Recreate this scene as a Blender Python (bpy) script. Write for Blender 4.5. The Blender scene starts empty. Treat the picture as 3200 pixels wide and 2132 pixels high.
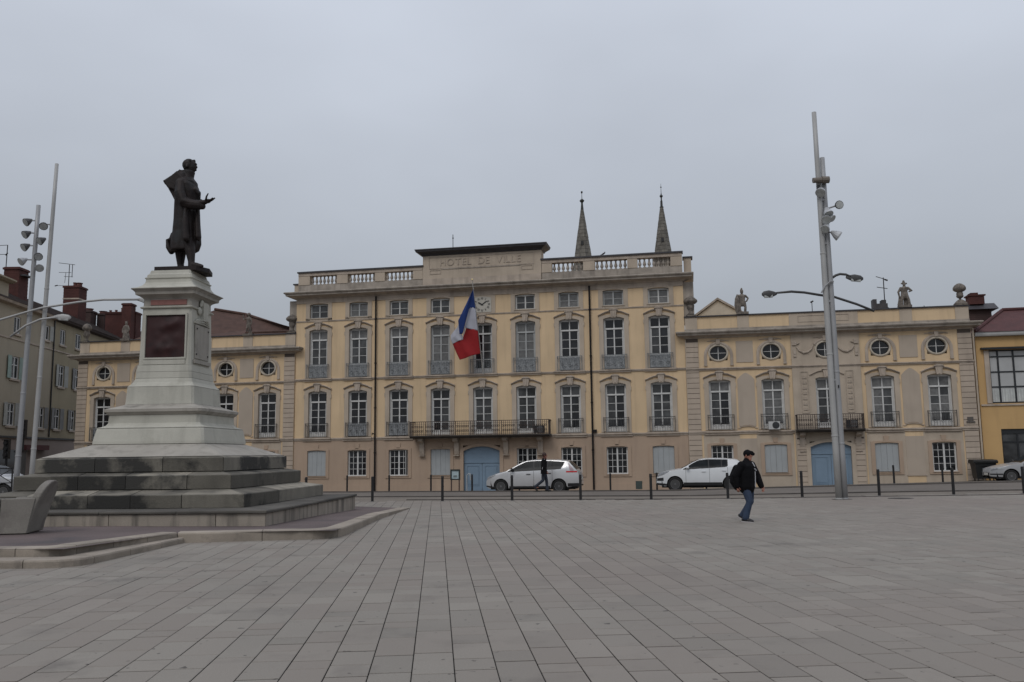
import bpy, math, random
from mathutils import Vector, Matrix
from math import sin, cos, pi, sqrt, radians
rnd = random.Random(7)
S = bpy.context.scene
COL = S.collection

# ---------------- camera ----------------
cam_d = bpy.data.cameras.new("camera"); cam = bpy.data.objects.new("camera", cam_d); COL.objects.link(cam); S.camera = cam
PITCH, ROLL = 0.127773, -0.0124201
cam_d.sensor_width = 36; cam_d.lens = 31.155; cam_d.clip_start = 0.1; cam_d.clip_end = 3000
_r0 = Vector((1, 0, 0)); _u0 = Vector((0, -sin(PITCH), cos(PITCH))); _f0 = Vector((0, cos(PITCH), sin(PITCH)))
_a = cos(ROLL)*_r0 + sin(ROLL)*_u0; _b = -sin(ROLL)*_r0 + cos(ROLL)*_u0
cam.matrix_world = Matrix(((_a.x, _b.x, -_f0.x, 0), (_a.y, _b.y, -_f0.y, 0), (_a.z, _b.z, -_f0.z, 1.72), (0, 0, 0, 1)))

# ---------------- world: overcast sky ----------------
SUN_EL, SUN_AZ = radians(48), radians(205)      # sun behind the cloud, behind the camera and a little to the left
world = bpy.data.worlds.new("World"); S.world = world; world.use_nodes = True
nt = world.node_tree; nt.nodes.clear()
def N(t, **k):
    n = nt.nodes.new(t)
    for a, v in k.items(): setattr(n, a, v)
    return n
sky = N('ShaderNodeTexSky', sky_type='NISHITA'); sky.sun_disc = False
sky.sun_elevation = SUN_EL; sky.sun_rotation = SUN_AZ; sky.dust_density = 4.0; sky.air_density = 1.0
tc = N('ShaderNodeTexCoord'); sep = N('ShaderNodeSeparateXYZ'); nt.links.new(tc.outputs['Generated'], sep.inputs[0])
ramp = N('ShaderNodeValToRGB'); nt.links.new(sep.outputs['Z'], ramp.inputs[0])
el = ramp.color_ramp.elements
el[0].position = 0.0; el[0].color = (0.290, 0.308, 0.336, 1)
el[1].position = 1.0; el[1].color = (0.82, 0.85, 0.96, 1)
for p, c in ((0.14, (0.352, 0.378, 0.416, 1)), (0.30, (0.450, 0.484, 0.542, 1)), (0.48, (0.578, 0.622, 0.705, 1))):
    e = el.new(p); e.color = c
noi = N('ShaderNodeTexNoise'); noi.inputs['Scale'].default_value = 1.6; noi.inputs['Detail'].default_value = 4
mp = N('ShaderNodeMapping'); mp.inputs['Scale'].default_value = (1, 1, 2.2); nt.links.new(tc.outputs['Generated'], mp.inputs[0]); nt.links.new(mp.outputs[0], noi.inputs['Vector'])
mr = N('ShaderNodeMapRange'); mr.inputs[1].default_value = 0.3; mr.inputs[2].default_value = 0.7; mr.inputs[3].default_value = 9.0; mr.inputs[4].default_value = 11.2
nt.links.new(noi.outputs['Fac'], mr.inputs[0])
vm = N('ShaderNodeVectorMath', operation='SCALE'); nt.links.new(ramp.outputs[0], vm.inputs[0]); nt.links.new(mr.outputs[0], vm.inputs['Scale'])
mx = N('ShaderNodeMix', data_type='RGBA'); mx.inputs[0].default_value = 0.93
nt.links.new(sky.outputs[0], mx.inputs[6]); nt.links.new(vm.outputs[0], mx.inputs[7])
bg = N('ShaderNodeBackground'); bg.inputs[1].default_value = 0.1; nt.links.new(mx.outputs[2], bg.inputs[0])
wo = N('ShaderNodeOutputWorld'); nt.links.new(bg.outputs[0], wo.inputs[0])
# ---------------- sun through cloud ----------------
sd = bpy.data.lights.new("sun", 'SUN'); sd.energy = 0.85; sd.angle = radians(24); sd.color = (1, 0.965, 0.92)
sun = bpy.data.objects.new("sun", sd); COL.objects.link(sun)
sun.rotation_euler = Vector((-sin(SUN_AZ)*cos(SUN_EL), -cos(SUN_AZ)*cos(SUN_EL), -sin(SUN_EL))).to_track_quat('-Z', 'Y').to_euler()
S.view_settings.view_transform = 'Standard'; S.view_settings.look = 'None'; S.view_settings.gamma = 1.0
S.view_settings.exposure = 0.05; S.view_settings.use_curve_mapping = False

# ---------------- materials ----------------
MATS = {}
def mat(name, col, rough=0.8, metal=0.0, var=0.12, scale=3.0, bump=0.0, bscale=40.0, island=0.0, streak=0.0, streakcol=None, spec=None, fine=0.0, obj_var=0.0, blotch=None, coat=0.0, gradcol=None, spots=None, tint=None, skylit_top=None):
    if name in MATS: return MATS[name]
    m = bpy.data.materials.new(name); m.use_nodes = True; t = m.node_tree; b = t.nodes['Principled BSDF']
    def n(ty, **k):
        q = t.nodes.new(ty)
        for a, v in k.items(): setattr(q, a, v)
        return q
    L = t.links.new
    b.inputs['Roughness'].default_value = rough; b.inputs['Metallic'].default_value = metal
    if spec is not None: b.inputs['Specular IOR Level'].default_value = spec
    if coat: b.inputs['Coat Weight'].default_value = coat; b.inputs['Coat Roughness'].default_value = 0.05
    g = n('ShaderNodeNewGeometry'); pos = g.outputs['Position']
    cur = n('ShaderNodeRGB'); cur.outputs[0].default_value = (*col, 1); out = cur.outputs[0]
    def scalecol(out, fac_socket, lo, hi, a=0.3, z=0.7):
        r = n('ShaderNodeMapRange'); r.inputs[1].default_value = a; r.inputs[2].default_value = z
        r.inputs[3].default_value = lo; r.inputs[4].default_value = hi; L(fac_socket, r.inputs[0])
        v = n('ShaderNodeVectorMath', operation='SCALE'); L(out, v.inputs[0]); L(r.outputs[0], v.inputs['Scale']); return v.outputs[0]
    if var:
        q = n('ShaderNodeTexNoise'); q.inputs['Scale'].default_value = scale; q.inputs['Detail'].default_value = 5; L(pos, q.inputs['Vector'])
        out = scalecol(out, q.outputs['Fac'], 1-var, 1+var)
    if fine:
        q = n('ShaderNodeTexNoise'); q.inputs['Scale'].default_value = 60; q.inputs['Detail'].default_value = 3; L(pos, q.inputs['Vector'])
        out = scalecol(out, q.outputs['Fac'], 1-fine, 1+fine)
    if streak:
        mpn = n('ShaderNodeMapping'); mpn.inputs['Scale'].default_value = (1.6, 1.6, 0.16); L(pos, mpn.inputs[0])
        q = n('ShaderNodeTexNoise'); q.inputs['Scale'].default_value = 2.2; q.inputs['Detail'].default_value = 6; L(mpn.outputs[0], q.inputs['Vector'])
        r = n('ShaderNodeMapRange'); r.inputs[1].default_value = 0.5; r.inputs[2].default_value = 0.75; r.inputs[3].default_value = 0; r.inputs[4].default_value = streak; L(q.outputs['Fac'], r.inputs[0])
        x = n('ShaderNodeMix', data_type='RGBA'); L(r.outputs[0], x.inputs[0]); L(out, x.inputs[6]); x.inputs[7].default_value = (*(streakcol or tuple(c*0.45 for c in col)), 1); out = x.outputs[2]
    if blotch:
        q = n('ShaderNodeTexNoise'); q.inputs['Scale'].default_value = blotch[1]; q.inputs['Detail'].default_value = 7; q.inputs['Roughness'].default_value = 0.62; L(pos, q.inputs['Vector'])
        r = n('ShaderNodeMapRange'); r.inputs[1].default_value = blotch[2]; r.inputs[2].default_value = blotch[2]+blotch[3]; L(q.outputs['Fac'], r.inputs[0])
        x = n('ShaderNodeMix', data_type='RGBA'); L(r.outputs[0], x.inputs[0]); L(out, x.inputs[6]); x.inputs[7].default_value = (*blotch[0], 1); out = x.outputs[2]
    for bl_ in (spots, tint):
        if not bl_: continue
        q = n('ShaderNodeTexNoise'); q.inputs['Scale'].default_value = bl_[1]; q.inputs['Detail'].default_value = 2; L(pos, q.inputs['Vector'])
        r = n('ShaderNodeMapRange'); r.inputs[1].default_value = bl_[2]; r.inputs[2].default_value = bl_[2]+bl_[3]; L(q.outputs['Fac'], r.inputs[0])
        x = n('ShaderNodeMix', data_type='RGBA'); L(r.outputs[0], x.inputs[0]); L(out, x.inputs[6]); x.inputs[7].default_value = (*bl_[0], 1); out = x.outputs[2]
    if skylit_top:      # sky light on upward faces, painted in as a paler colour
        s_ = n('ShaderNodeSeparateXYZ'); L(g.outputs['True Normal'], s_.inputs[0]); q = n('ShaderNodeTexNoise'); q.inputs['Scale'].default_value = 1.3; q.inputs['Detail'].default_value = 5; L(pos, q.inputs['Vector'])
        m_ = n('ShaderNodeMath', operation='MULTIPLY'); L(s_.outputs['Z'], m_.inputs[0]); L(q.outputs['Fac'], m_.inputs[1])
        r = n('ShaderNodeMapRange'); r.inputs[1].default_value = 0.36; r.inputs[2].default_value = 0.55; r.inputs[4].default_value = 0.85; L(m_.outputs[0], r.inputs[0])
        x = n('ShaderNodeMix', data_type='RGBA'); L(r.outputs[0], x.inputs[0]); L(out, x.inputs[6]); x.inputs[7].default_value = (*skylit_top, 1); out = x.outputs[2]
    if island or obj_var:
        oi = n('ShaderNodeObjectInfo'); ad = n('ShaderNodeMath', operation='ADD'); L(g.outputs['Random Per Island'], ad.inputs[0]); L(oi.outputs['Random'], ad.inputs[1])
        fr = n('ShaderNodeMath', operation='FRACT'); L(ad.outputs[0], fr.inputs[0]); src = fr.outputs[0] if island else oi.outputs['Random']
        v = island or obj_var
        out = scalecol(out, src, 1-v, 1+v, 0, 1)
        if gradcol:
            m2 = n('ShaderNodeMath', operation='MULTIPLY'); L(src, m2.inputs[0]); m2.inputs[1].default_value = 7.31
            f2 = n('ShaderNodeMath', operation='FRACT'); L(m2.outputs[0], f2.inputs[0])
            p2 = n('ShaderNodeMath', operation='POWER'); L(f2.outputs[0], p2.inputs[0]); p2.inputs[1].default_value = 2.0
            x = n('ShaderNodeMix', data_type='RGBA'); L(p2.outputs[0], x.inputs[0]); L(out, x.inputs[6]); x.inputs[7].default_value = (*gradcol, 1); out = x.outputs[2]
    L(out, b.inputs['Base Color'])
    if bump:
        q = n('ShaderNodeTexNoise'); q.inputs['Scale'].default_value = bscale; q.inputs['Detail'].default_value = 4; L(pos, q.inputs['Vector'])
        bp = n('ShaderNodeBump'); bp.inputs['Strength'].default_value = bump; bp.inputs['Distance'].default_value = 0.02; L(q.outputs['Fac'], bp.inputs['Height']); L(bp.outputs[0], b.inputs['Normal'])
    MATS[name] = m; return m

YEL = mat('ochre_render', (0.585, 0.440, 0.275), 0.9, var=0.09, scale=0.5, streak=0.38, streakcol=(0.36, 0.27, 0.18), fine=0.03, bump=0.15)
BEI = mat('beige_stone_render', (0.410, 0.345, 0.272), 0.9, var=0.12, scale=0.9, streak=0.25, streakcol=(0.22, 0.18, 0.145), fine=0.05, bump=0.2)
PINK = mat('ground_storey_render', (0.375, 0.282, 0.208), 0.9, var=0.08, scale=0.5, streak=0.30, streakcol=(0.27, 0.20, 0.155), fine=0.04, bump=0.15)
TRIM = mat('moulding_stone', (0.385, 0.325, 0.265), 0.88, var=0.16, scale=1.6, streak=0.5, streakcol=(0.15, 0.125, 0.11), fine=0.08, bump=0.3)
GREYST = mat('weathered_grey_stone', (0.30, 0.265, 0.225), 0.9, var=0.22, scale=2.0, streak=0.55, streakcol=(0.11, 0.09, 0.08), fine=0.1, bump=0.3)
PANEL = mat('grey_beige_panel', (0.385, 0.325, 0.262), 0.9, var=0.07, scale=0.8, streak=0.15, fine=0.03)
QUOIN = mat('quoin_stone', (0.395, 0.328, 0.262), 0.9, var=0.1, scale=1.2, obj_var=0.05, fine=0.05, streak=0.25, streakcol=(0.2, 0.165, 0.14))
ZINC = mat('dark_zinc_capping', (0.035, 0.033, 0.037), 0.6, var=0.25, scale=3)
WHITE = mat('white_window_paint', (0.52, 0.52, 0.505), 0.6, var=0.08, scale=4)
GREYP = mat('grey_window_paint', (0.36, 0.37, 0.365), 0.65, var=0.08, scale=4)
SHUT = mat('pale_grey_shutter', (0.315, 0.335, 0.34), 0.7, var=0.05, scale=2)
BLUE = mat('blue_door_paint', (0.165, 0.235, 0.310), 0.6, var=0.06, scale=1.5)
IRON = mat('wrought_iron_paint', (0.035, 0.036, 0.038), 0.6, var=0.2)
IRONL = mat('grey_balcony_back', (0.255, 0.268, 0.275), 0.7, var=0.35, scale=14, blotch=((0.08, 0.085, 0.09), 9, 0.56, 0.12))
DARKP = mat('dark_drainpipe', (0.009, 0.007, 0.007), 0.6, spec=.25)
G_DARK = mat('glass_dark_room', (0.012, 0.013, 0.015), 0.06, var=0.5, scale=2.5, obj_var=0.5)
G_MID = mat('glass_grey_room', (0.050, 0.052, 0.053), 0.08, var=0.4, scale=2.5, obj_var=0.35)
G_CURT = mat('glass_sheer_curtain', (0.125, 0.125, 0.122), 0.12, var=0.25, scale=6, obj_var=0.25)
G_PALE = mat('glass_white_blind', (0.19, 0.20, 0.205), 0.2, var=0.12, scale=2, obj_var=0.15)
BLACK = mat('black_paint', (0.008, 0.008, 0.009), 0.45)
CLOCKW = mat('clock_dial_white', (0.40, 0.38, 0.33), 0.6, var=0.06)

# ---------------- mesh helpers ----------------
class MB:
    def __init__(s): s.v = []; s.f = []
    def add(s, vs, fs):
        o = len(s.v); s.v += [tuple(p) for p in vs]; s.f += [tuple(i+o for i in f) for f in fs]; return s
    def quad(s, a, b, c, d): return s.add([a, b, c, d], [(0, 1, 2, 3)])
    def box(s, x0, x1, y0, y1, z0, z1):
        return s.add([(x0,y0,z0),(x1,y0,z0),(x1,y1,z0),(x0,y1,z0),(x0,y0,z1),(x1,y0,z1),(x1,y1,z1),(x0,y1,z1)],
                     [(3,2,1,0),(4,5,6,7),(0,1,5,4),(1,2,6,5),(2,3,7,6),(3,0,4,7)])
    def prism(s, pts, y0, y1):           # polygon in x,z extruded along y
        n = len(pts); v = [(p[0], y0, p[1]) for p in pts] + [(p[0], y1, p[1]) for p in pts]
        f = [tuple(range(n-1, -1, -1)), tuple(range(n, 2*n))] + [(i, (i+1) % n, n+(i+1) % n, n+i) for i in range(n)]
        return s.add(v, [tuple(reversed(q)) for q in f])
    def zprism(s, pts, z0, z1):
        n = len(pts)
        def Z(z, p, i): return z[i] if isinstance(z, (list, tuple)) else z
        v = [(p[0], p[1], Z(z0, p, i)) for i, p in enumerate(pts)] + [(p[0], p[1], Z(z1, p, i)) for i, p in enumerate(pts)]
        return s.add(v, [tuple(range(n-1, -1, -1)), tuple(range(n, 2*n))] + [(i, (i+1) % n, n+(i+1) % n, n+i) for i in range(n)])
    def profx(s, pts, x0, x1):           # profile in y,z extruded along x
        n = len(pts); v = [(x0, p[0], p[1]) for p in pts] + [(x1, p[0], p[1]) for p in pts]
        return s.add(v, [tuple(range(n-1, -1, -1)), tuple(range(n, 2*n))] + [(i, (i+1) % n, n+(i+1) % n, n+i) for i in range(n)])
    def rings(s, rs, cap=True, close=True):
        n = len(rs[0]); o = []; v = [p for r in rs for p in r]; f = []
        for k in range(len(rs)-1):
            for i in range(n if close else n-1):
                j = (i+1) % n; f.append((k*n+i, k*n+j, (k+1)*n+j, (k+1)*n+i))
        if cap: f += [tuple(range(n-1, -1, -1)), tuple(range((len(rs)-1)*n, len(rs)*n))]
        return s.add(v, f)
    def lathe(s, prof, c=(0, 0), n=12):  # prof (r,z)
        return s.rings([[(c[0]+max(r, 1e-4)*cos(2*pi*i/n), c[1]+max(r, 1e-4)*sin(2*pi*i/n), z) for i in range(n)] for r, z in prof])
    def tube(s, pts, rad, n=8, ell=1.0, ref=(0, 1, 0), round_ends=False):
        P = [Vector(p) for p in pts]; R = rad if isinstance(rad, (list, tuple)) else [rad]*len(P)
        if round_ends:
            d0 = (P[0]-P[1]).normalized(); d1 = (P[-1]-P[-2]).normalized()
            P = [P[0]+d0*R[0]*0.8, P[0]+d0*R[0]*0.5] + P + [P[-1]+d1*R[-1]*0.5, P[-1]+d1*R[-1]*0.8]
            R = [R[0]*0.35, R[0]*0.8] + list(R) + [R[-1]*0.8, R[-1]*0.35]
        rs = []; ref = Vector(ref)
        for i, p in enumerate(P):
            t = (P[min(i+1, len(P)-1)] - P[max(i-1, 0)]).normalized()
            rr = ref if abs(t.dot(ref)) < 0.95 else Vector((1, 0, 0.01))
            a = rr.cross(t).normalized(); b = t.cross(a)
            e = ell[min(max(i-2, 0) if round_ends else i, len(ell)-1)] if isinstance(ell, (list, tuple)) else ell
            rs.append([p + a*(R[i]*cos(2*pi*k/n)) + b*(R[i]*e*sin(2*pi*k/n)) for k in range(n)])
        return s.rings(rs)
    def mesh(s, name, m, smooth=False, side=None):
        me = bpy.data.meshes.new(name); me.from_pydata(s.v, [], s.f); me.materials.append(m)
        if side:
            me.materials.append(side)
            for p in me.polygons:
                if p.index % 9 > 4: p.material_index = 1
        if smooth:
            for p in me.polygons: p.use_smooth = True
        me.update(); return me
    def build(s, name, m, parent=None, loc=(0, 0, 0), rotz=0, smooth=False, kind=None, label=None):
        return obj(name, s.mesh(name, m, smooth), parent, loc, rotz, kind, label)
def obj(name, me, parent=None, loc=(0, 0, 0), rotz=0, kind=None, label=None):
    o = bpy.data.objects.new(name, me); COL.objects.link(o); o.location = loc; o.rotation_euler = (0, 0, rotz)
    if parent: o.parent = parent
    if kind: o['kind'] = kind
    if label: o['label'] = label
    return o
def thing(name, label, cat, loc=(0, 0, 0), rotz=0, group=None):
    o = bpy.data.objects.new(name, None); COL.objects.link(o); o.location = loc; o.rotation_euler = (0, 0, rotz)
    o['label'] = label; o['category'] = cat
    if group: o['group'] = group
    o.empty_display_size = 0.3
    return o
def dup(o, loc, rotz=None, label=None, parent=None):
    c = o.copy(); COL.objects.link(c)
    if parent is not None: c.parent = parent
    if loc is not None: c.location = loc
    if rotz is not None: c.rotation_euler = (0, 0, rotz)
    if label: c['label'] = label
    for ch in KIDS.get(o.name, [k for k in o.children]): dup(ch, None, parent=c)
    return c
KIDS = {}
def smooth_angle(o, deg=40):
    for p in o.data.polygons: p.use_smooth = True
    try: o.data.set_sharp_from_angle(angle=radians(deg))
    except Exception: pass
    return o
YAW = radians(11.219)
cy_, sy_ = cos(YAW), sin(YAW)
def FW(u, w, z):      # hall coordinates: u along the facade, w in front of it
    return (u*cy_ - w*sy_, 52 - u*sy_ - w*cy_, z)
def w_of(X, Y): return -X*sy_ - (Y-52)*cy_
def g(X, Y):          # ground height
    x = min(max(0, X-7), 45)
    r = .012*x + .0015*min(x, 20)*min(max(Y-32, 0), 8)
    return r - .038*min(max(0, 9.4 - w_of(X, Y)), 9.4)
# ================= GROUND =================
ASPH = mat('grey_brown_asphalt', (0.155, 0.135, 0.112), 0.92, var=0.12, scale=0.5, fine=0.12, bump=0.3, bscale=120)
ASPH2 = mat('dark_road_asphalt', (0.130, 0.114, 0.098), 0.92, var=0.14, scale=0.4, fine=0.12, bump=0.3, bscale=120)
BED = mat('dark_joint_bed', (0.020, 0.018, 0.017), 0.95, var=0.2)
SLAB = mat('grey_concrete_slab', (0.212, 0.194, 0.167), 0.85, var=0.10, scale=0.35, fine=0.08, bump=0.25, bscale=70, island=0.085, gradcol=(0.200, 0.176, 0.151), spots=((0.05, 0.045, 0.04), 7.0, 0.70, 0.02), tint=((0.198, 0.171, 0.148), 0.11, 0.48, 0.16), blotch=((0.125, 0.112, 0.098), 1.1, 0.54, 0.22))
KERBD = mat('dark_kerb_stone', (0.085, 0.075, 0.068), 0.9, var=0.25, scale=1.5)
KERBL = mat('pale_kerb_stone', (0.275, 0.238, 0.195), 0.85, var=0.18, scale=1.3, fine=0.08, obj_var=0.07, bump=0.3, blotch=((0.11, 0.095, 0.082), 2.2, 0.55, 0.25))
REDAS = mat('red_brown_asphalt', (0.098, 0.074, 0.070), 0.8, var=0.22, scale=0.7, fine=0.15, bump=0.3, bscale=100, blotch=((0.045, 0.04, 0.045), 0.5, 0.55, 0.2))

def sheet(name, xs, ys, zf, m, kind='structure', parent=None):
    b = MB(); nx, ny = len(xs), len(ys)
    b.v = [(x, y, zf(x, y)) for y in ys for x in xs]
    b.f = [(j*nx+i, j*nx+i+1, (j+1)*nx+i+1, (j+1)*nx+i) for j in range(ny-1) for i in range(nx-1)]
    return b.build(name, m, parent, kind=kind, smooth=True)
xs = [-900, -400, -150, -80] + [-60+2*i for i in range(61)] + [80, 150, 400, 900]
ys = [-400, -100, -30, -5] + [0+1.5*i for i in range(40)] + [75, 100, 160, 300, 900]
sheet('ground', xs, ys, lambda x, y: g(x, y)-0.045, ASPH2)

def wsheet(name, w0, w1, dz, m, u0=-46, u1=46, nw=5):
    b = MB(); nu = 60
    b.v = []
    for j in range(nw+1):
        for i in range(nu+1):
            X, Y, _ = FW(u0+(u1-u0)*i/nu, w0+(w1-w0)*j/nw, 0); b.v.append((X, Y, g(X, Y)+dz))
    b.f = [(j*(nu+1)+i, (j+1)*(nu+1)+i, (j+1)*(nu+1)+i+1, j*(nu+1)+i+1) for j in range(nw) for i in range(nu)]
    return b.build(name, m, kind='structure', smooth=True)
pavement = wsheet('pavement', 14.3, 20.5, -0.012, ASPH)
road = wsheet('road', 4.6, 14.3, -0.004, ASPH2, nw=8)
side = wsheet('pavement', -1.0, 4.6, 0.004, ASPH)
def kerbline(w, h, depth, u0, u1, m, step, nm='kerb_stone', parent=None):
    k = int((u1-u0)/step)
    for i in range(k):
        ua, ub = u0+i*step+0.006, u0+(i+1)*step-0.006
        b = MB(); P = []
        for (u, ww) in ((ua, w), (ub, w), (ub, w-depth), (ua, w-depth)):
            X, Y, _ = FW(u, ww, 0); P.append((X, Y, g(X, Y)))
        b.zprism([(p[0], p[1]) for p in P], [p[2]-.04 for p in P], [p[2]+h for p in P])
        b.build(nm, m, parent)
kerbline(14.35, 0.035, 0.16, -30, 26, KERBD, 2.0, parent=pavement)
kerbline(9.55, 0.05, 0.18, -30, 26, KERBD, 2.0, parent=road)
kerbline(16.9, 0.022, 0.12, -1, 26, KERBD, 3.0, parent=pavement)

# ---- slab paving ----
PD = radians(4.9); dX, dY = -sin(PD), cos(PD); eX, eY = cos(PD), sin(PD)
SW = 0.3433
bed = sheet('paving', [-40+2*i for i in range(41)], [-6+1.5*i for i in range(29)], lambda x, y: g(x, y)-0.022, BED)
PLAT = [(-24, 15.1), (-7.4, 14.9), (-6.95, 19.0), (-4.5, 19.25), (-3.9, 19.8), (-3.85, 25.1), (-3.6, 29.5), (-9.5, 34.4), (-24, 36)]
def inside(x, y, poly):
    c = False; n = len(poly)
    for i in range(n):
        x1, y1 = poly[i]; x2, y2 = poly[(i+1) % n]
        if (y1 > y) != (y2 > y) and x < (x2-x1)*(y-y1)/(y2-y1)+x1: c = not c
    return c
slabs = []
for i in range(-96, 104):
    t = -4 + rnd.random()*0.8
    while True:
        ln = rnd.choice((0.30, 0.40, 0.52, 0.52, 0.62, 0.76, 0.98))
        x0 = eX*(i*SW-0.375); y0 = eY*(i*SW-0.375)
        cx, cy = x0+dX*(t+ln/2), y0+dY*(t+ln/2)
        if cy > 34.2-.115*cx: break
        if -24 < cx < 24 and not all(inside(cx+eX*a*.2+dX*c*ln*.5, cy+eY*a*.2+dY*c*ln*.5, PLAT) for a in (-1, 1) for c in (-1, 1)): slabs.append((cx, cy, ln))
        t += ln
def slab_verts(cx, cy, ln, gz):
    w, l, c = SW/2-0.0040, ln/2-0.0095, 0.004
    o = []
    for (a, b, dz) in ((-w, -l, -.02), (w, -l, -.02), (w, l, -.02), (-w, l, -.02), (-w, -l, -c), (w, -l, -c), (w, l, -c), (-w, l, -c), (-w+c, -l+c, 0), (w-c, -l+c, 0), (w-c, l-c, 0), (-w+c, l-c, 0)):
        X, Y = cx+eX*a+dX*b, cy+eY*a+dY*b
        o.append((X, Y, gz(X, Y)+dz))
    return o
SF = [(8, 9, 10, 11)] + [(4+i, 4+(i+1) % 4, 8+(i+1) % 4, 8+i) for i in range(4)] + [(i, (i+1) % 4, 4+(i+1) % 4, 4+i) for i in range(4)]
vis = [s for s in slabs if s[1] > 6.6 and abs(s[0]/s[1]) < 0.60 and s[0] < 7.5]
vis.sort(key=lambda s: s[1]*s[1]+s[0]*s[0]*0.3)
near = set(vis[:300])
tmpl = {}
for s in slabs:
    if s in near:
        if s[2] not in tmpl:
            b = MB(); 
            w, l, c = SW/2-0.0040, s[2]/2-0.0095, 0.004
            b.add([(-w, -l, -.02), (w, -l, -.02), (w, l, -.02), (-w, l, -.02), (-w, -l, -c), (w, -l, -c), (w, l, -c), (-w, l, -c), (-w+c, -l+c, 0), (w-c, -l+c, 0), (w-c, l-c, 0), (-w+c, l-c, 0)], SF)
            tmpl[s[2]] = b.mesh('paving_slab', SLAB, side=BED)
        o = obj('paving_slab', tmpl[s[2]], bed, (s[0], s[1], g(s[0], s[1])+rnd.uniform(-.0015, .0015)), PD)
b = MB()
for s in slabs:
    if s not in near:
        dz = rnd.uniform(-.002, .002)
        b.add(slab_verts(s[0], s[1], s[2], lambda X, Y: g(X, Y)+dz), SF)
obj('far_paving_slabs', b.mesh('far_paving_slabs', SLAB, side=BED), bed, kind='stuff')
# manhole
mh = thing('manhole_cover', 'round dark iron manhole cover set in the paving between the double mast and the bollards', 'manhole cover', (13.27, 30.86, g(13.27, 30.86)+0.003))
b = MB(); b.lathe([(0.42, -0.02), (0.42, 0.006), (0.36, 0.008)], n=20); b.build('rim', KERBD, mh)
b = MB(); b.lathe([(0.345, -0.02), (0.345, 0.010), (0.01, 0.010)], n=20); b.build('lid', BLACK, mh)

# ---- raised platform of the monument ----
PT = [(-24, 15.6, .27), (-7.5, 15.05, .27), (-6.95, 18.7, .21), (-3.80, 19.15, .19), (-3.72, 25.1, .13), (-3.45, 29.7, .03)]
plat = MB()
rim = PT[1:]
hub = (-10, 24.5, .16)
V = [hub] + [(-24, 15.6, .26)] + [(x, y, z-.012) for x, y, z in rim] + [(-9.5, 34.5, -.01), (-24, 36, -.01)]
plat.v = V; plat.f = [(0, i, i+1) for i in range(1, len(V)-1)] + [(0, len(V)-1, 1)]
platform = plat.build('monument_platform', REDAS, kind='structure')
def kerb_run(pts, width, step, lift=0.0, bottom=-0.1, m=KERBL):
    # pts: outer top edge, with z; stones run along it, joints between them; inwards is to the left of travel
    P = [Vector(p) for p in pts]; cum = [0]
    for k in range(len(P)-1): cum.append(cum[-1]+(P[k+1]-P[k]).length)
    def at(s):
        for k in range(len(P)-1):
            if s <= cum[k+1] or k == len(P)-2: return P[k].lerp(P[k+1], min(1, (s-cum[k])/(cum[k+1]-cum[k])))
    n = max(1, round(cum[-1]/step))
    prof = [(0.012, None), (0.0, -0.035), (0.012, -0.008), (0.035, 0.0), (width, 0.004), (width, None)]
    for i in range(n):
        s0, s1 = cum[-1]*i/n+0.007, cum[-1]*(i+1)/n-0.007
        ss = [s0]+[c for c in cum if s0+.03 < c < s1-.03]+[s1]; rs = []; dz = rnd.uniform(-.004, .004)
        for s in ss:
            e = at(s); t = (at(min(s+.05, cum[-1]))-at(max(s-.05, 0))).normalized(); nx, ny = -t.y, t.x
            rs.append([(e.x+nx*a, e.y+ny*a, bottom if z is None else max(e.z+lift+z+dz, bottom+.01)) for a, z in prof])
        MB().rings(rs).build('kerb_stone', m, platform)
def arc(c, r, a0, a1, n, z):
    return [(c[0]+r*cos(radians(a0+(a1-a0)*i/n)), c[1]+r*sin(radians(a0+(a1-a0)*i/n)), z) for i in range(n+1)]
kerb_run([(-24, 15.6, .27), (-8.1, 15.07, .27)] + arc((-8.05, 15.62), .55, -85, 8, 4, .27) + [(-6.95, 18.62, .22)], 0.34, 1.05, lift=0.008)
kerb_run([(-6.95, 18.62, .205), (-4.7, 19.08, .19)] + arc((-4.62, 19.95), .88, -84, 0, 5, .185) + [(-3.72, 25.1, .13), (-3.45, 29.7, .035)], 0.36, 1.7, lift=0.008)
kerb_run([(-24, 15.15, .13), (-7.6, 14.6, .13)] + arc((-7.6, 15.15), .55, -88, 4, 4, .13) + [(-6.80, 18.9, .11)], 0.44, 1.25)
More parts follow.
